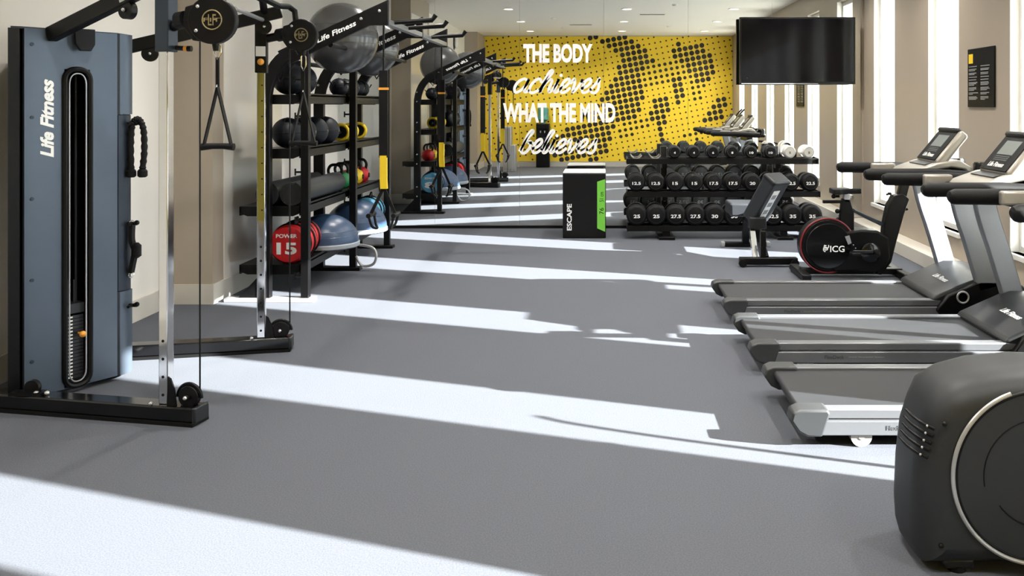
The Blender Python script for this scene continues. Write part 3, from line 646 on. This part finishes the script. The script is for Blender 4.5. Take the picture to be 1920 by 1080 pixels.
# ================================================================== DUMBBELL RACK
RX0, RX1, RY = .255, 2.445, 9.95
dr = thing('dumbbell_rack', 'black three-tier steel dumbbell rack standing in front of the mirror', 'rack', (1.35, 10.15, 0))
TZ = [.255, .615, .955]; RAD = [.118, .102, .074]; TY = [9.86, 9.95, 10.02]     # front face of each tier
for x in (.70, 2.02):
    obj('foot', MB().span((x-.09, 9.80, 0), (x+.09, 10.62, .035)), 'black', dr, bevel=.006)
    obj('upright', MB().prism([(10.20, .03), (10.32, .03), (10.47, 1.02), (10.38, 1.02)], 'x', x-.035, x+.035), 'black', dr, bevel=.004)
    obj('leg_post', MB().span((x-.04, 9.90, .03), (x+.04, 9.99, .16)), 'black', dr)
    for z, y in ((.40, 10.20), (.78, 10.26)): obj('bolt', MB().sphere((x, y-.0, z), .012, 10, 6), 'bolt', dr)
for z, y, r in zip(TZ, TY, RAD):
    zb = z-r
    obj('tier_rail', MB().span((RX0, y+.02, zb-.05), (RX1, y+.05, zb+.015)), 'black', dr, bevel=.003)
    obj('tier_rail', MB().span((RX0, y+.27, zb-.05), (RX1, y+.30, zb+.015)), 'black', dr, bevel=.003)
    obj('tier_tray', MB().span((RX0, y+.05, zb-.05), (RX1, y+.27, zb-.035)), 'black', dr)
    for x in (RX0, RX1-.012):
        obj('end_plate', MB().prism([(y, zb-.05), (y+.31, zb-.05), (y+.31, zb+.03), (y, zb+.015)], 'x', x, x+.012), 'black', dr)
    for x in (.70, 2.02): obj('tier_bracket', MB().span((x-.03, y+.20, zb-.11), (x+.03, 10.45, zb-.05)), 'black', dr)
for k in range(2):
    x = RX0+.11+k*.217
    for dy in (.035, .285):
        obj('empty_saddle', MB().ring((x, TY[2]+dy, TZ[2]+.005), .066, .007, 'y', 16, 6, a0=PI*1.12, a1=PI*1.88), 'light_silver', dr)
def dumbbell(r, num, face, rootname='dumbbell'):
    L = .33 if r > .1 else .29; hl = .115 if r > .1 else .095
    t = thing(rootname, 'x', 'dumbbell')
    obj('handle', MB().cyl((0, hl-.01, 0), (0, L-hl+.01, 0), .017, n=14), 'chrome', t)
    for s in (0, 1):
        y0 = 0 if s == 0 else L
        sg = 1 if s == 0 else -1
        X = Matrix.Translation((0, y0, 0)) @ Matrix.Rotation(-PI/2*sg, 4, 'X')
        hd = obj('weight_head', MB().lathe([(r*.78, 0), (r*.88, .006), (r*.985, .028), (r, .045), (r, hl-.015), (r*.92, hl-.004), (r*.6, hl)], 30, X), 'rubber' if not face else face, t)
        obj('face_ring', MB().ring((0, y0-.0005*sg, 0), r*.74, .003, 'y', 30, 6), 'dark_grey' if not face else 'silver', hd)
        obj('numeral', text_mb(num, (0, y0-.0016*sg, -r*.10), (sg, 0, 0), (0, 0, 1), h=r*.34, wdt=r*(.30 if len(num) == 1 else (.62 if len(num) == 2 else .95)), depth=.001, bold=.03), 'white' if not face else 'dark_grey', hd, smooth=False)
    return t
ORD = ['leftmost', 'second', 'third', 'fourth', 'fifth', 'sixth', 'seventh', 'eighth', 'ninth', 'rightmost']
sets = [('bottom', ['25', '25', '27.5', '27.5', '30', '30', '32.5', '32.5', '35', '35']),
        ('middle', ['12.5', '12.5', '15', '15', '17.5', '17.5', '20', '20', '22.5', '22.5']),
        ('top', [None, None, '4', '4', '6', '8', '10', '10', '5', '5'])]
for ti, (tn, nums) in enumerate(sets):
    cache = {}
    for k, nm in enumerate(nums):
        if nm is None: continue
        face = 'pale_face' if (ti == 2 and k >= 8) else None
        key = (nm, face)
        if key not in cache: cache[key] = o = dumbbell(RAD[ti], nm, face)
        else: o = copy_tree(cache[key])
        o.location = (RX0+.11+k*.2185, TY[ti]-.005, TZ[ti]+.016)
        pos = ORD[k] if k in (0, 9) else ORD[k]+' from the left'
        look = 'pale silver-headed dumbbell' if face else 'black round-headed dumbbell'
        o['label'] = '%s%s, %s place on the %s tier' % (look, '' if face else ' marked '+nm, pos, tn)
        o['group'] = 'dumbbells on the three-tier rack'
# ================================================================== PLYO BOX
x0, x1, y0, y1, zt = P(1055, 0, 9.94).x, P(1136, 0, 9.94).x, 9.94, 10.45, .735
pb = thing('plyo_box', 'black foam jump box with a lime green side panel standing before the mirror', 'jump box', ((x0+x1)/2, 10.2, 0))
obj('body', MB().span((x0, y0, 0), (x1, y1, zt)), 'rubber', pb, bevel=.012)
obj('sunlit_top', MB().span((x0+.004, y0+.004, zt-.002), (x1-.004, y1-.004, zt+.016)), 'white', pb, bevel=.006)  # white sheet: sunlight on the box top put into its colour
gx = x1-.098
obj('green_panel', MB().prism([(gx, .115), (x1-.008, .075), (x1-.008, zt-.065), (gx, zt-.095)], 'y', y0-.004, y0+.004), 'lime', pb)
obj('size_print', text_mb('51 cm', ((gx+x1)/2, y0-.005, .47), (0, 0, 1), (-1, 0, 0), h=.045, wdt=.11, depth=.001), 'black', pb, smooth=False)
obj('size_print', text_mb('76', ((gx+x1)/2, y0-.005, .31), (0, 0, 1), (-1, 0, 0), h=.05, wdt=.07, depth=.001), 'black', pb, smooth=False)
obj('brand_lettering', text_mb('ESCAPE', (x0+.075, y0-.002, .24), (0, 0, 1), (-1, 0, 0), h=.055, wdt=.30, depth=.001, bold=.03), 'white', pb, smooth=False)
# ================================================================== ADJUSTABLE BENCH
bn = thing('adjustable_bench', 'grey padded adjustable bench with raised back in front of the dumbbell rack', 'bench', (1.52, 8.7, 0))
xb = 1.50
obj('front_foot', MB().span((xb-.24, 8.17, .02), (xb+.30, 8.25, .085)), 'black', bn, bevel=.008)
for s in (-.215, .27): obj('wheel', MB().cyl((xb+s, 8.15, .037), (xb+s, 8.18, .037), .037, n=18), 'rubber', bn)
obj('rear_foot', MB().span((xb-.24, 9.33, .0), (xb+.24, 9.40, .05)), 'black', bn, bevel=.008)
for s in (-.24, .24): obj('foot_cap', MB().span((xb+s-.02, 9.325, 0), (xb+s+.02, 9.405, .055)), 'silver', bn, bevel=.006)
obj('spine', MB().prism([(8.22, .04), (8.30, .06), (8.80, .30), (9.36, .30), (9.36, .38), (8.78, .38), (8.20, .10)], 'x', xb-.035, xb+.035), 'black', bn, bevel=.004)
obj('front_post', MB().span((xb-.045, 8.18, .08), (xb+.005, 8.24, .33)), 'black', bn, bevel=.004)
obj('rear_post', MB().prism([(9.33, .03), (9.40, .03), (9.30, .36), (9.22, .36)], 'x', xb-.035, xb+.035), 'black', bn)
obj('adjust_ladder', MB().prism([(8.26, .07), (8.32, .05), (8.62, .48), (8.55, .50)], 'x', xb-.105, xb-.055), 'chrome', bn, bevel=.003)
obj('ladder_cover', MB().span((xb-.11, 8.40, .32), (xb+.05, 8.55, .43)), 'dark_grey', bn, bevel=.01)
R = Matrix.Translation((xb-.07, 8.64, .44)) @ Matrix.Rotation(math.radians(40), 4, 'Z') @ Matrix.Rotation(math.radians(34), 4, 'X') 
bp = obj('back_pad', MB().span((-.12, -.15, .0), (.12, .0, .50), R), 'pad', bn, bevel=.022, seg=3)
obj('pad_cap', MB().span((-.124, -.156, .45), (.124, .006, .508), R), 'bosu_grey' if False else 'dark_grey', bp, bevel=.02, seg=3)
obj('pad_label', MB().span((-.06, -.1525, .08), (.03, -.1495, .40), R), 'white', bp)
for k in range(3): obj('label_print', MB().span((-.045, -.1535, .12+k*.09), (.015, -.152, .17+k*.09), R), 'print_grey', bp, smooth=False)
obj('seat_pad', MB().span((xb-.24, 8.78, .39), (xb+.06, 9.20, .52)), 'pad', bn, bevel=.02, seg=3)
obj('pad_bracket', MB().prism([(8.58, .37), (8.86, .37), (8.86, .41), (8.62, .49)], 'x', xb-.08, xb+.04), 'black', bn)
# ================================================================== INDOOR BIKE
YB_ = 7.73
def U(px, py, Y=YB_): v = P(px, py, Y); return (v.x, v.z)
bk = thing('spin_bike', 'black indoor cycle with a red-rimmed flywheel cover beside the windows', 'exercise bike', (1.95, YB_, 0))
cx, cz = U(1548, 458); rf = 51/F*YB_
obj('flywheel_cover', MB().lathe([(rf-.02, -.085), (rf, -.06), (rf, .06), (rf-.02, .085)], 48, Matrix.Translation((cx, YB_, cz)) @ Matrix.Rotation(PI/2, 4, 'X')), 'black', bk)
obj('red_rim', MB().ring((cx, YB_-.072, cz), rf-.004, .008, 'y', 60, 8, a0=math.radians(20), a1=math.radians(300)), 'rim_red', bk)
obj('flywheel_disc', MB().lathe([(rf*.62, -.004), (rf*.80, .006), (rf*.82, .012), (rf*.80, .016)], 40, Matrix.Translation((cx, YB_-.088, cz)) @ Matrix.Rotation(PI/2, 4, 'X')), 'black_gloss', bk)
body = [U(*q) for q in ((1560, 420), (1580, 432), (1610, 428), (1640, 430), (1660, 442), (1663, 480), (1652, 500), (1630, 510), (1590, 505), (1560, 506), (1540, 490), (1535, 450))]
obj('body_shroud', MB().prism(body, 'y', YB_-.10, YB_+.10), 'black', bk, bevel=.018, seg=3)
fk = [U(*q) for q in ((1640, 512), (1650, 470), (1655, 420), (1662, 385), (1672, 366), (1690, 362), (1702, 372), (1692, 400), (1678, 450), (1668, 490), (1650, 514))]
obj('front_frame', MB().prism(fk, 'y', YB_-.055, YB_+.055), 'black', bk, bevel=.014, seg=3)
obj('handlebar_post', MB().prism([U(*q) for q in ((1680, 372), (1697, 372), (1708, 330), (1692, 326))], 'y', YB_-.03, YB_+.03), 'black', bk, bevel=.006)
hx, hz = U(1700, 325)
obj('handlebar', MB().tube(catmull([(hx-.20, YB_-.20, hz+.03), (hx-.02, YB_-.21, hz+.01), (hx+.03, YB_-.1, hz), (hx+.03, YB_+.1, hz), (hx-.02, YB_+.21, hz+.01), (hx-.20, YB_+.20, hz+.03)], 6), .016, 12), 'rubber', bk)
sp_ = [U(*q) for q in ((1571, 436), (1600, 436), (1600, 400), (1592, 372), (1578, 372), (1574, 400))]
obj('seat_tube', MB().prism(sp_, 'y', YB_-.03, YB_+.03), 'black', bk, bevel=.008)
obj('cross_tube', MB().prism([U(*q) for q in ((1592, 386), (1600, 398), (1652, 424), (1658, 418), (1604, 394))], 'y', YB_-.022, YB_+.022), 'steel_blue_dark', bk, bevel=.006)
obj('seat_slider', MB().prism([U(*q) for q in ((1543, 375), (1594, 375), (1594, 381), (1543, 381))], 'y', YB_-.02, YB_+.02), 'black', bk, bevel=.004)
sx, sz = U(1585, 358)
so_ = [(-.125, -.07), (-.12, -.085), (-.07, -.09), (-.02, -.05), (.04, -.022), (.135, -.016), (.145, 0), (.135, .016), (.04, .022), (-.02, .05), (-.07, .09), (-.12, .085), (-.125, .07)]
obj('saddle', MB().prism(so_, 'z', -.025, .022, X=Matrix.Translation((sx, YB_, sz))), 'rubber', bk, bevel=.016, seg=3)
obj('saddle_clamp', MB().span((sx-.02, YB_-.03, sz-.10), (sx+.035, YB_+.03, sz-.02)), 'silver', bk, bevel=.008)
obj('saddle_post', MB().cyl((sx-.01, YB_, sz-.11), (sx-.005, YB_, sz-.02), .016), 'chrome', bk)
for q in ((1563, 368), (1570, 396), (1571, 412)):
    kx, kz = U(*q); obj('adjust_knob', MB().cyl((kx, YB_, kz), (kx+.05, YB_, kz), .012, n=12).sphere((kx, YB_, kz), .021, 14, 8), 'black', bk)
for q in ((1668, 363), (1697, 375), (1699, 392)):
    kx, kz = U(*q); obj('adjust_knob', MB().cyl((kx, YB_, kz), (kx-.03, YB_, kz-.01), .010, n=12).sphere((kx, YB_, kz), .020, 14, 8, (1, 1, .7)), 'black', bk)
for q in ((1586, 440, 12, 22),):
    pass
ax, az = U(1625, 470)
ck = obj('crank', MB().lathe([(.085, 0), (.085, .02), (.07, .03)], 30, Matrix.Translation((ax, YB_-.10, az)) @ Matrix.Rotation(PI/2, 4, 'X')), 'black_gloss', bk)
obj('crank_arm', MB().span((ax-.16, YB_-.155, az-.0), (ax+.01, YB_-.135, az+.028)), 'dark_grey', ck, bevel=.006)
obj('pedal', MB().span((ax-.20, YB_-.26, az-.005), (ax-.12, YB_-.16, az+.02)), 'black', ck, bevel=.006)
obj('pedal', MB().span((ax+.12, YB_+.16, az-.005), (ax+.20, YB_+.26, az+.02)), 'black', ck, bevel=.006)
obj('crank_arm', MB().span((ax-.01, YB_+.12, az), (ax+.16, YB_+.145, az+.025)), 'dark_grey', ck, bevel=.006)
for q in ((1605, 474), (1598, 462), (1594, 456)):
    kx, kz = U(*q); obj('bolt', MB().sphere((kx, YB_-.10, kz), .012 if q[0] == 1605 else .007, 10, 6), 'bolt', bk)
obj('brake_pad', MB().prism([U(*q) for q in ((1578, 440), (1586, 438), (1590, 452), (1584, 455))], 'y', YB_-.112, YB_-.10), 'silver', bk)
lx, lz = U(1564, 463)
obj('brand_lettering', text_mb('ICG', (lx, YB_-.1075, lz), (1, 0, 0), (0, 0, 1), h=.055, wdt=.125, depth=.001, bold=.015), 'white', bk, smooth=False)
ex, ez = U(1543, 461)
em = MB()
for k in range(3): em.ring((ex+.004*(k-1), YB_-.1085, ez+.014*(k-1)), .019, .0045, 'y', 20, 6, a0=.3+k*1.1, a1=4.6+k*1.1)
obj('brand_emblem', em, 'white', bk)
obj('base_rail', MB().span((U(1500, 0)[0], YB_-.04, .025), (U(1690, 0)[0], YB_+.04, .075)), 'black', bk, bevel=.008)
for q in (1500, 1685):
    x = U(q, 0)[0]
    obj('stabiliser', MB().span((x-.04, YB_-.27, .012), (x+.04, YB_+.27, .065)), 'black', bk, bevel=.012)
    for s in (-.25, .25): obj('levelling_foot', MB().cyl((x, YB_+s, 0), (x, YB_+s, .02), .03, n=14), 'rubber', bk)
x = U(1640, 0)[0]; obj('frame_strut', MB().span((x-.05, YB_-.04, .06), (x+.03, YB_+.04, .13)), 'black', bk)
x = U(1548, 0)[0]; obj('frame_strut', MB().span((x-.10, YB_-.03, .05), (x+.02, YB_+.03, .08)), 'black', bk)
# ================================================================== TREADMILLS
def treadmill():
    """local: x from rear roller (0), y centred, standing on z = 0"""
    W = .37; t = thing('treadmill', 'x', 'treadmill')
    obj('belt', MB().span((.05, -.275, .115), (1.55, .275, .150)).cyl((.05, -.275, .1325), (.05, .275, .1325), .0175), 'belt', t)
    obj('deck', MB().span((.06, -.30, .075), (1.60, .30, .112)), 'dark_grey', t)
    for s in (-1, 1):
        a, b = sorted((s*.278, s*.345))
        obj('side_rail', MB().span((.03, a, .120), (1.62, b, .163)), 'rail_grey', t, bevel=.006)
        a, b = sorted((s*.325, s*.365))
        sk = obj('side_skirt', MB().prism([(.13, .118), (1.70, .118), (1.70, .055), (.105, .055)], 'y', a, b), 'rail_grey', t, bevel=.004)
        obj('skirt_print', text_mb('FlexDeck', (.46, s*.3665, .090), (-s, 0, 0), (0, 0, 1), h=.020, wdt=.11, depth=.0008, bold=.02), 'print_dark', sk, smooth=False)
        obj('skirt_print', text_mb('Shock Absorption System', (.64, s*.3665, .089), (-s, 0, 0), (0, 0, 1), h=.012, wdt=.20, depth=.0008), 'print_grey', sk, smooth=False)
        a, b = sorted((s*.265, s*.37))
        obj('rear_cap', MB().prism([(-.015, .12), (-.005, .155), (.03, .169), (.15, .169), (.16, .15), (.125, .05), (.06, .05), (.02, .07)], 'y', a, b), 'cap_grey', t, bevel=.010, seg=3)
        obj('wheel', MB().cyl((.30, s*.31, .047), (.30, s*.35, .047), .047, n=22).cyl((.30, s*.31, .047), (.30, s*.353, .047), .014), 'light_silver', t)
        obj('front_wheel', MB().cyl((1.75, s*.29, .045), (1.75, s*.33, .045), .045, n=22), 'dark_grey', t)
        # upright, curved back towards the rider
        path = catmull([(1.80, .24), (1.76, .38), (1.70, .58), (1.64, .76), (1.60, .93)], 5)
        a, b = sorted((s*.325, s*.385))
        obj('upright', MB().prism(band2(path, .135), 'y', a, b), 'upright_silver', t, bevel=.010, seg=2)
        # hand rail
        y = s*.355
        obj('handrail', MB().tube([(.955, y, 1.022), (.965, y, 1.024), (.99, y, 1.027), (1.40, y, 1.025), (1.78, y, 1.0)], [.020, .033, .041, .044, .044], 16), 'rubber', t)
        obj('rail_bridge', MB().span((1.20, min(y-s*.030, y-s*.085), .99), (1.38, max(y-s*.030, y-s*.085), 1.062)), 'light_silver', t, bevel=.012)
    # motor hood
    hood = [(1.42, .150), (1.44, .185), (1.60, .255), (1.76, .315), (1.90, .315), (2.06, .26), (2.12, .15), (2.12, .05), (1.62, .05), (1.60, .12)]
    hd = obj('motor_hood', MB().prism(hood, 'y', -.345, .345), 'dark_grey', t, bevel=.02, seg=3)
    sl = Vector((.16, 0, .063)).normalized()
    obj('hood_lettering', text_mb('Life Fitness', (1.60, -.05, .259), (0, -1, 0), sl, h=.045, wdt=.24, depth=.001, bold=.02, shear=.2), 'white', hd, smooth=False)
    for s in (-1, 1):
        a, b = sorted((s*.34, s*.385))
        sc_ = obj('hood_side', MB().prism([(1.44, .10), (1.52, .20), (1.74, .30), (1.90, .30), (2.04, .24), (2.08, .10), (2.04, .05), (1.48, .05)], 'y', a, b), 'black', t, bevel=.012, seg=2)
        obj('hood_disc', MB().ring((1.62, s*.388, .19), .038, .007, 'y', 28, 8), 'silver', sc_)
        obj('hood_cap', MB().cyl((1.62, s*.38, .19), (1.62, s*.389, .19), .032, n=22), 'black_gloss', sc_)
    # cross brace and console
    obj('console_brace', MB().span((1.56, -.36, .90), (1.66, .36, .98)), 'black', t, bevel=.015)
    tray = [(1.33, 1.015), (1.36, 1.045), (1.50, 1.095), (1.66, 1.12), (1.76, 1.06), (1.79, 1.00), (1.74, 1.00), (1.70, 1.05), (1.60, 1.065), (1.48, 1.045), (1.38, 1.005)]
    obj('console_tray', MB().prism(tray, 'y', -.235, .235), 'light_silver', t, bevel=.012, seg=3)
    obj('tray_mat', MB().prism([(1.44, 1.082), (1.60, 1.122), (1.61, 1.116), (1.45, 1.074)], 'y', -.16, .16), 'dark_grey', t)
    obj('crash_bar', MB().tube([(1.34, -.27, 1.0), (1.36, -.15, 1.01), (1.36, .15, 1.01), (1.34, .27, 1.0)], .020, 12), 'black', t)
    for s in (-1, 1):
        obj('cup_holder', MB().lathe([(.045, 0), (.066, .01), (.07, .10), (.062, .115)], 24, Matrix.Translation((1.82, s*.25, .99)) @ Matrix.Rotation(math.radians(0), 4, 'X')), 'black_gloss', t, bevel=0)
    obj('console_base', MB().span((1.60, -.28, .96), (1.90, .28, 1.03)), 'black', t, bevel=.03, seg=3)
    up = Vector((.19, 0, .23)).normalized(); nr = Vector((-up.z, 0, up.x))
    X = Matrix(((nr.x, 0, up.x, 1.50), (0, 1, 0, 0), (nr.z, 0, up.z, 1.10), (0, 0, 0, 1)))
    co = obj('console_shell', MB().span((-.075, -.20, .0), (0, .20, .30), X), 'light_silver', t, bevel=.025, seg=3)
    cf = obj('console_face', MB().span((-.002, -.175, .012), (.006, .175, .275), X), 'black', co, bevel=.004)
    cf.location = (0, 0, 0)
    obj('console_hood', MB().span((-.08, -.178, .268), (.022, .178, .302), X), 'dark_grey', t, bevel=.012, seg=2)
    obj('display', MB().span((.005, -.10, .13), (.008, .10, .235), X), 'lcd', t, bevel=.002)
    obj('brand_lettering', text_mb('Life Fitness', X @ Vector((.0075, 0, .055)), X.to_3x3() @ Vector((0, -1, 0)), up, h=.034, wdt=.20, depth=.0008, bold=.02, shear=.2), 'white', t, smooth=False)
    for k in range(3): obj('key_row', MB().span((.005, -.09, .085+k*.014), (.0075, .09, .093+k*.014), X), 'print_dark', t, smooth=False)
    return t
proto = treadmill()
tl = ['silver treadmill farthest from the camera, next to the exercise bike', 'silver treadmill in the middle of the row of three', 'silver treadmill nearest the camera, sunlit rear cap beside the cross-trainer']
for k, y in enumerate((6.40, 5.30, 4.215)):
    o = proto if k == 0 else copy_tree(proto)
    o.location = (.83, y, 0); o['label'] = tl[k]; o['group'] = 'treadmills facing the windows'
# ================================================================== CROSS-TRAINER
YE = 2.79
def E(px, py): v = P(px, py, YE); return (v.x, v.z)
el = thing('cross_trainer', 'dark grey cross-trainer with round ringed drive housing in the near right corner', 'cross-trainer', (1.5, 3.05, 0))
EW, ER = .34, .105
sh = [(1.02, .02), (1.005, .08), (1.0, .16), (1.006, .30), (1.020, .42), (1.045, .50), (1.075, .565), (1.15, .61), (1.25, .637), (1.40, .650), (1.55, .645), (1.68, .605), (1.78, .52), (1.84, .40), (1.87, .2), (1.87, .03)]
def inset_poly(pts, k):
    out = []; n = len(pts)
    for i in range(n):
        p, q, r = pts[i-1], pts[i], pts[(i+1) % n]
        d0 = Vector((q[0]-p[0], q[1]-p[1])).normalized(); d1 = Vector((r[0]-q[0], r[1]-q[1])).normalized()
        nn = Vector((d0.y+d1.y, -d0.x-d1.x)).normalized(); z = max(.03, q[1]+nn.y*k*.85)
        out.append((q[0]+nn.x*k, z))
    return out
mb = MB(); rings = []
for y, k in [(ER-ER*math.cos(math.radians(t)), ER-ER*math.sin(math.radians(t))) for t in (0, 12, 24, 36, 48, 60, 75, 90)]: rings.append((YE+y, k))
rings += [(2*YE+EW-y, k) for y, k in rings[::-1]]
vs = []; n = len(sh)
for y, k in rings: vs += [(x, y, z) for x, z in inset_poly(sh, k)]
fs = [tuple(range(n)), tuple(range(len(vs)-1, len(vs)-1-n, -1))]
for r_ in range(len(rings)-1):
    for i in range(n): fs.append((r_*n+i, r_*n+(i+1) % n, (r_+1)*n+(i+1) % n, (r_+1)*n+i))
mb.add(vs, fs)
obj('drive_housing', mb, 'charcoal', el, ang=50)
cx, cz = E(1950, 892)
obj('side_disc', MB().lathe([(.24, 0), (.272, .006), (.272, .016)], 60, Matrix.Translation((cx, YE+.010, cz)) @ Matrix.Rotation(PI/2, 4, 'X')), 'charcoal', el)
obj('disc_ring', MB().ring((cx, YE-.006, cz), .278, .007, 'y', 90, 8, a0=math.radians(110), a1=math.radians(400)), 'silver', el)
obj('disc_groove', MB().ring((cx, YE-.004, cz), .267, .005, 'y', 90, 8), 'black', el)  # thin black ring just inside the silver one
obj('disc_line', MB().ring((cx, YE-.006, cz), .18, .0025, 'y', 60, 6, a0=math.radians(100), a1=math.radians(190)), 'black', el)
obj('disc_line', MB().ring((cx, YE-.006, cz), .16, .0025, 'y', 60, 6, a0=math.radians(215), a1=math.radians(290)), 'black', el)
for k in range(5):
    py = 802+k*13.5
    x, z = E(1726-k*3.2, py)
    obj('vent_slot', MB().tube(catmull([(x-.004-k*.0, YE+.12, z+.016), (x+.002, YE+.075, z+.010), (x+.022, YE+.036, z+.0), (x+.05, YE+.013, z-.010)], 6), .0055, 8), 'black', el)
    obj('vent_clip', MB().sphere((x+.03, YE+.024, z-.003), .0045, 8, 6), 'silver', el)
x, z = E(1772, 796); obj('vent_screw', MB().sphere((x, YE+.004, z), .008, 10, 6), 'black', el)
x, z = E(1766, 1025); obj('vent_screw', MB().sphere((x, YE+.006, z), .008, 10, 6), 'black', el)
obj('base_frame', MB().span((1.15, YE+.10, .02), (2.75, YE+.24, .075)), 'black', el, bevel=.01)
for x in (1.14, 2.72):
    obj('foot_bar', MB().span((x-.05, YE-.0+.03, .012), (x+.05, YE+.31, .05)), 'dark_grey', el, bevel=.012)
    for y in (YE+.06, YE+.28): obj('levelling_foot', MB().cyl((x, y, 0), (x, y, .02), .03, n=14), 'rubber', el)
obj('mast', MB().prism(band2([(2.66, .05), (2.70, .6), (2.78, 1.12)], .08), 'y', YE+.06, YE+.12), 'dark_grey', el, bevel=.012)
obj('console', MB().prism([(2.70, 1.06), (2.73, 1.04), (2.86, 1.24), (2.82, 1.26)], 'y', YE+.0, YE+.16), 'black', el, bevel=.012)
for s in (0, 1):
    y = YE+(-.06 if s == 0 else .40)
    obj('pedal_arm', MB().prism(band2([(1.62, .32), (2.0, .26), (2.55, .30)], .07), 'y', y-.03, y+.03), 'dark_grey', el, bevel=.01)
    obj('pedal', MB().span((1.95, y-.08, .30), (2.32, y+.08, .335)), 'rubber', el, bevel=.015)
    obj('moving_handle', MB().tube(catmull([(2.58, y+.01*(1-2*s), .30), (2.60, y+.02*(1-2*s), .75), (2.68, y+.04*(1-2*s), 1.05), (2.82, y+.06*(1-2*s), 1.30), (2.93, y+.06*(1-2*s), 1.42)], 6), .016, 12), 'black', el)
# ================================================================== SCREEN, NOTICE, COOLER, SCONCE
a, b = P(1387, 32, 10.60), P(1604, 158, 10.60)
tv = thing('television', 'large black wall screen hung high in front of the mirror', 'television', ((a.x+b.x)/2, 10.66, b.z))
obj('cabinet', MB().span((a.x, 10.60, b.z), (b.x, 10.66, a.z)), 'black', tv, bevel=.006)
obj('screen', MB().span((a.x+.022, 10.597, b.z+.03), (b.x-.022, 10.60, a.z-.022)), 'screen', tv)
obj('bottom_trim', MB().span((a.x+.02, 10.596, b.z+.004), (b.x-.45, 10.60, b.z+.010)), 'silver', tv)
obj('status_light', MB().cyl((a.x+.09, 10.5955, b.z+.075), (a.x+.09, 10.60, b.z+.075), .006, n=10), 'dark_grey', tv)
obj('wall_bracket', MB().span(((a.x+b.x)/2-.2, 10.66, (a.z+b.z)/2-.15), ((a.x+b.x)/2+.2, YM-.001, (a.z+b.z)/2+.15)), 'black', tv)
pn = thing('notice_board', 'black wall notice with white text and yellow badge between two windows', 'notice', (XR, 7.36, 1.49))
ya, yb2, z0, z1 = 7.10, 7.62, 1.487, 1.985
obj('board', MB().span((XR-.014, ya, z0), (XR, yb2, z1)), 'black', pn, bevel=.003)
def on(y0, y1, za, zb): return MB().span((XR-.0155, yb2-y1, za), (XR-.0138, yb2-y0, zb))
obj('yellow_badge', on(.025, .11, z1-.125, z1-.045), 'yellow', pn, bevel=.0)
random.seed(7)
for col in (0, 1):
    z = z1-.15
    for n in (1, 2, 2, 1, 1, 3, 3, 2, 3):
        mb = MB()
        for k in range(n):
            Lw = .19*(random.uniform(.75, 1) if k < n-1 or n == 1 else random.uniform(.35, .8))
            mb2 = on(.03+col*.235, .03+col*.235+Lw, z-.006, z); mb.v += [v for v in mb2.v]; nbase = len(mb.v)-8
            mb.f += [tuple(i+nbase for i in f) for f in mb2.f]
            z -= .0105
        obj('text_block', mb, 'print_grey', pn, smooth=False)
        z -= .0125
wc = thing('water_cooler', 'black floor-standing water cooler with blue bottle against the yellow wall', 'water cooler', (-1.49, .08, 0))
obj('cabinet', MB().span((-1.65, -.085, 0), (-1.33, .24, 1.06)), 'black', wc, bevel=.012)
obj('tap_recess', MB().span((-1.61, .235, .72), (-1.37, .246, .95)), 'black_gloss', wc)
for x in (-1.54, -1.44): obj('tap', MB().cyl((x, .24, .88), (x, .275, .88), .014, n=12).cyl((x, .272, .885), (x, .272, .84), .010, n=10), 'silver', wc)
obj('drip_tray', MB().span((-1.60, .24, .70), (-1.38, .30, .72)), 'dark_grey', wc)
obj('white_badge', MB().span((-1.53, .241, .40), (-1.45, .2425, .43)), 'white', wc)
obj('bottle', MB().lathe([(.05, 1.06), (.055, 1.10), (.13, 1.16), (.135, 1.24), (.128, 1.27), (.135, 1.30), (.135, 1.42), (.11, 1.455), (.02, 1.46)], 30, Matrix.Translation((-1.49, .08, 0))), 'cooler_blue', wc)
gc = thing('locker_unit', 'grey stepped storage unit in the corner seen in the mirror', 'storage unit', (-2.15, 1.45, 0))
obj('tall_section', MB().span((-2.30, 1.15, 0), (-2.12, 1.55, 1.02)), 'silver', gc, bevel=.01)
obj('low_section', MB().span((-2.12, 1.15, 0), (-2.02, 1.55, .60)), 'silver', gc, bevel=.01)
obj('door', MB().span((-2.285, 1.55, .04), (-2.135, 1.558, .98)), 'light_silver', gc)
sc = thing('wall_sconce', 'oval cream wall light high on the left wall', 'wall light', (XL, 2.45, 2.75))
obj('back_plate', MB().lathe([(.02, 0), (.09, .0), (.09, .015), (.02, .02)], 24, Matrix.Translation((XL, 2.45, 2.88)) @ Matrix.Rotation(PI/2, 4, 'Y') @ Matrix.Diagonal((1.9, 1, 1, 1))), 'dark_grey', sc)
obj('shade', MB().sphere((XL+.05, 2.45, 2.88), .065, 24, 14, (.7, 1, 2.2)), 'white_paint', sc)
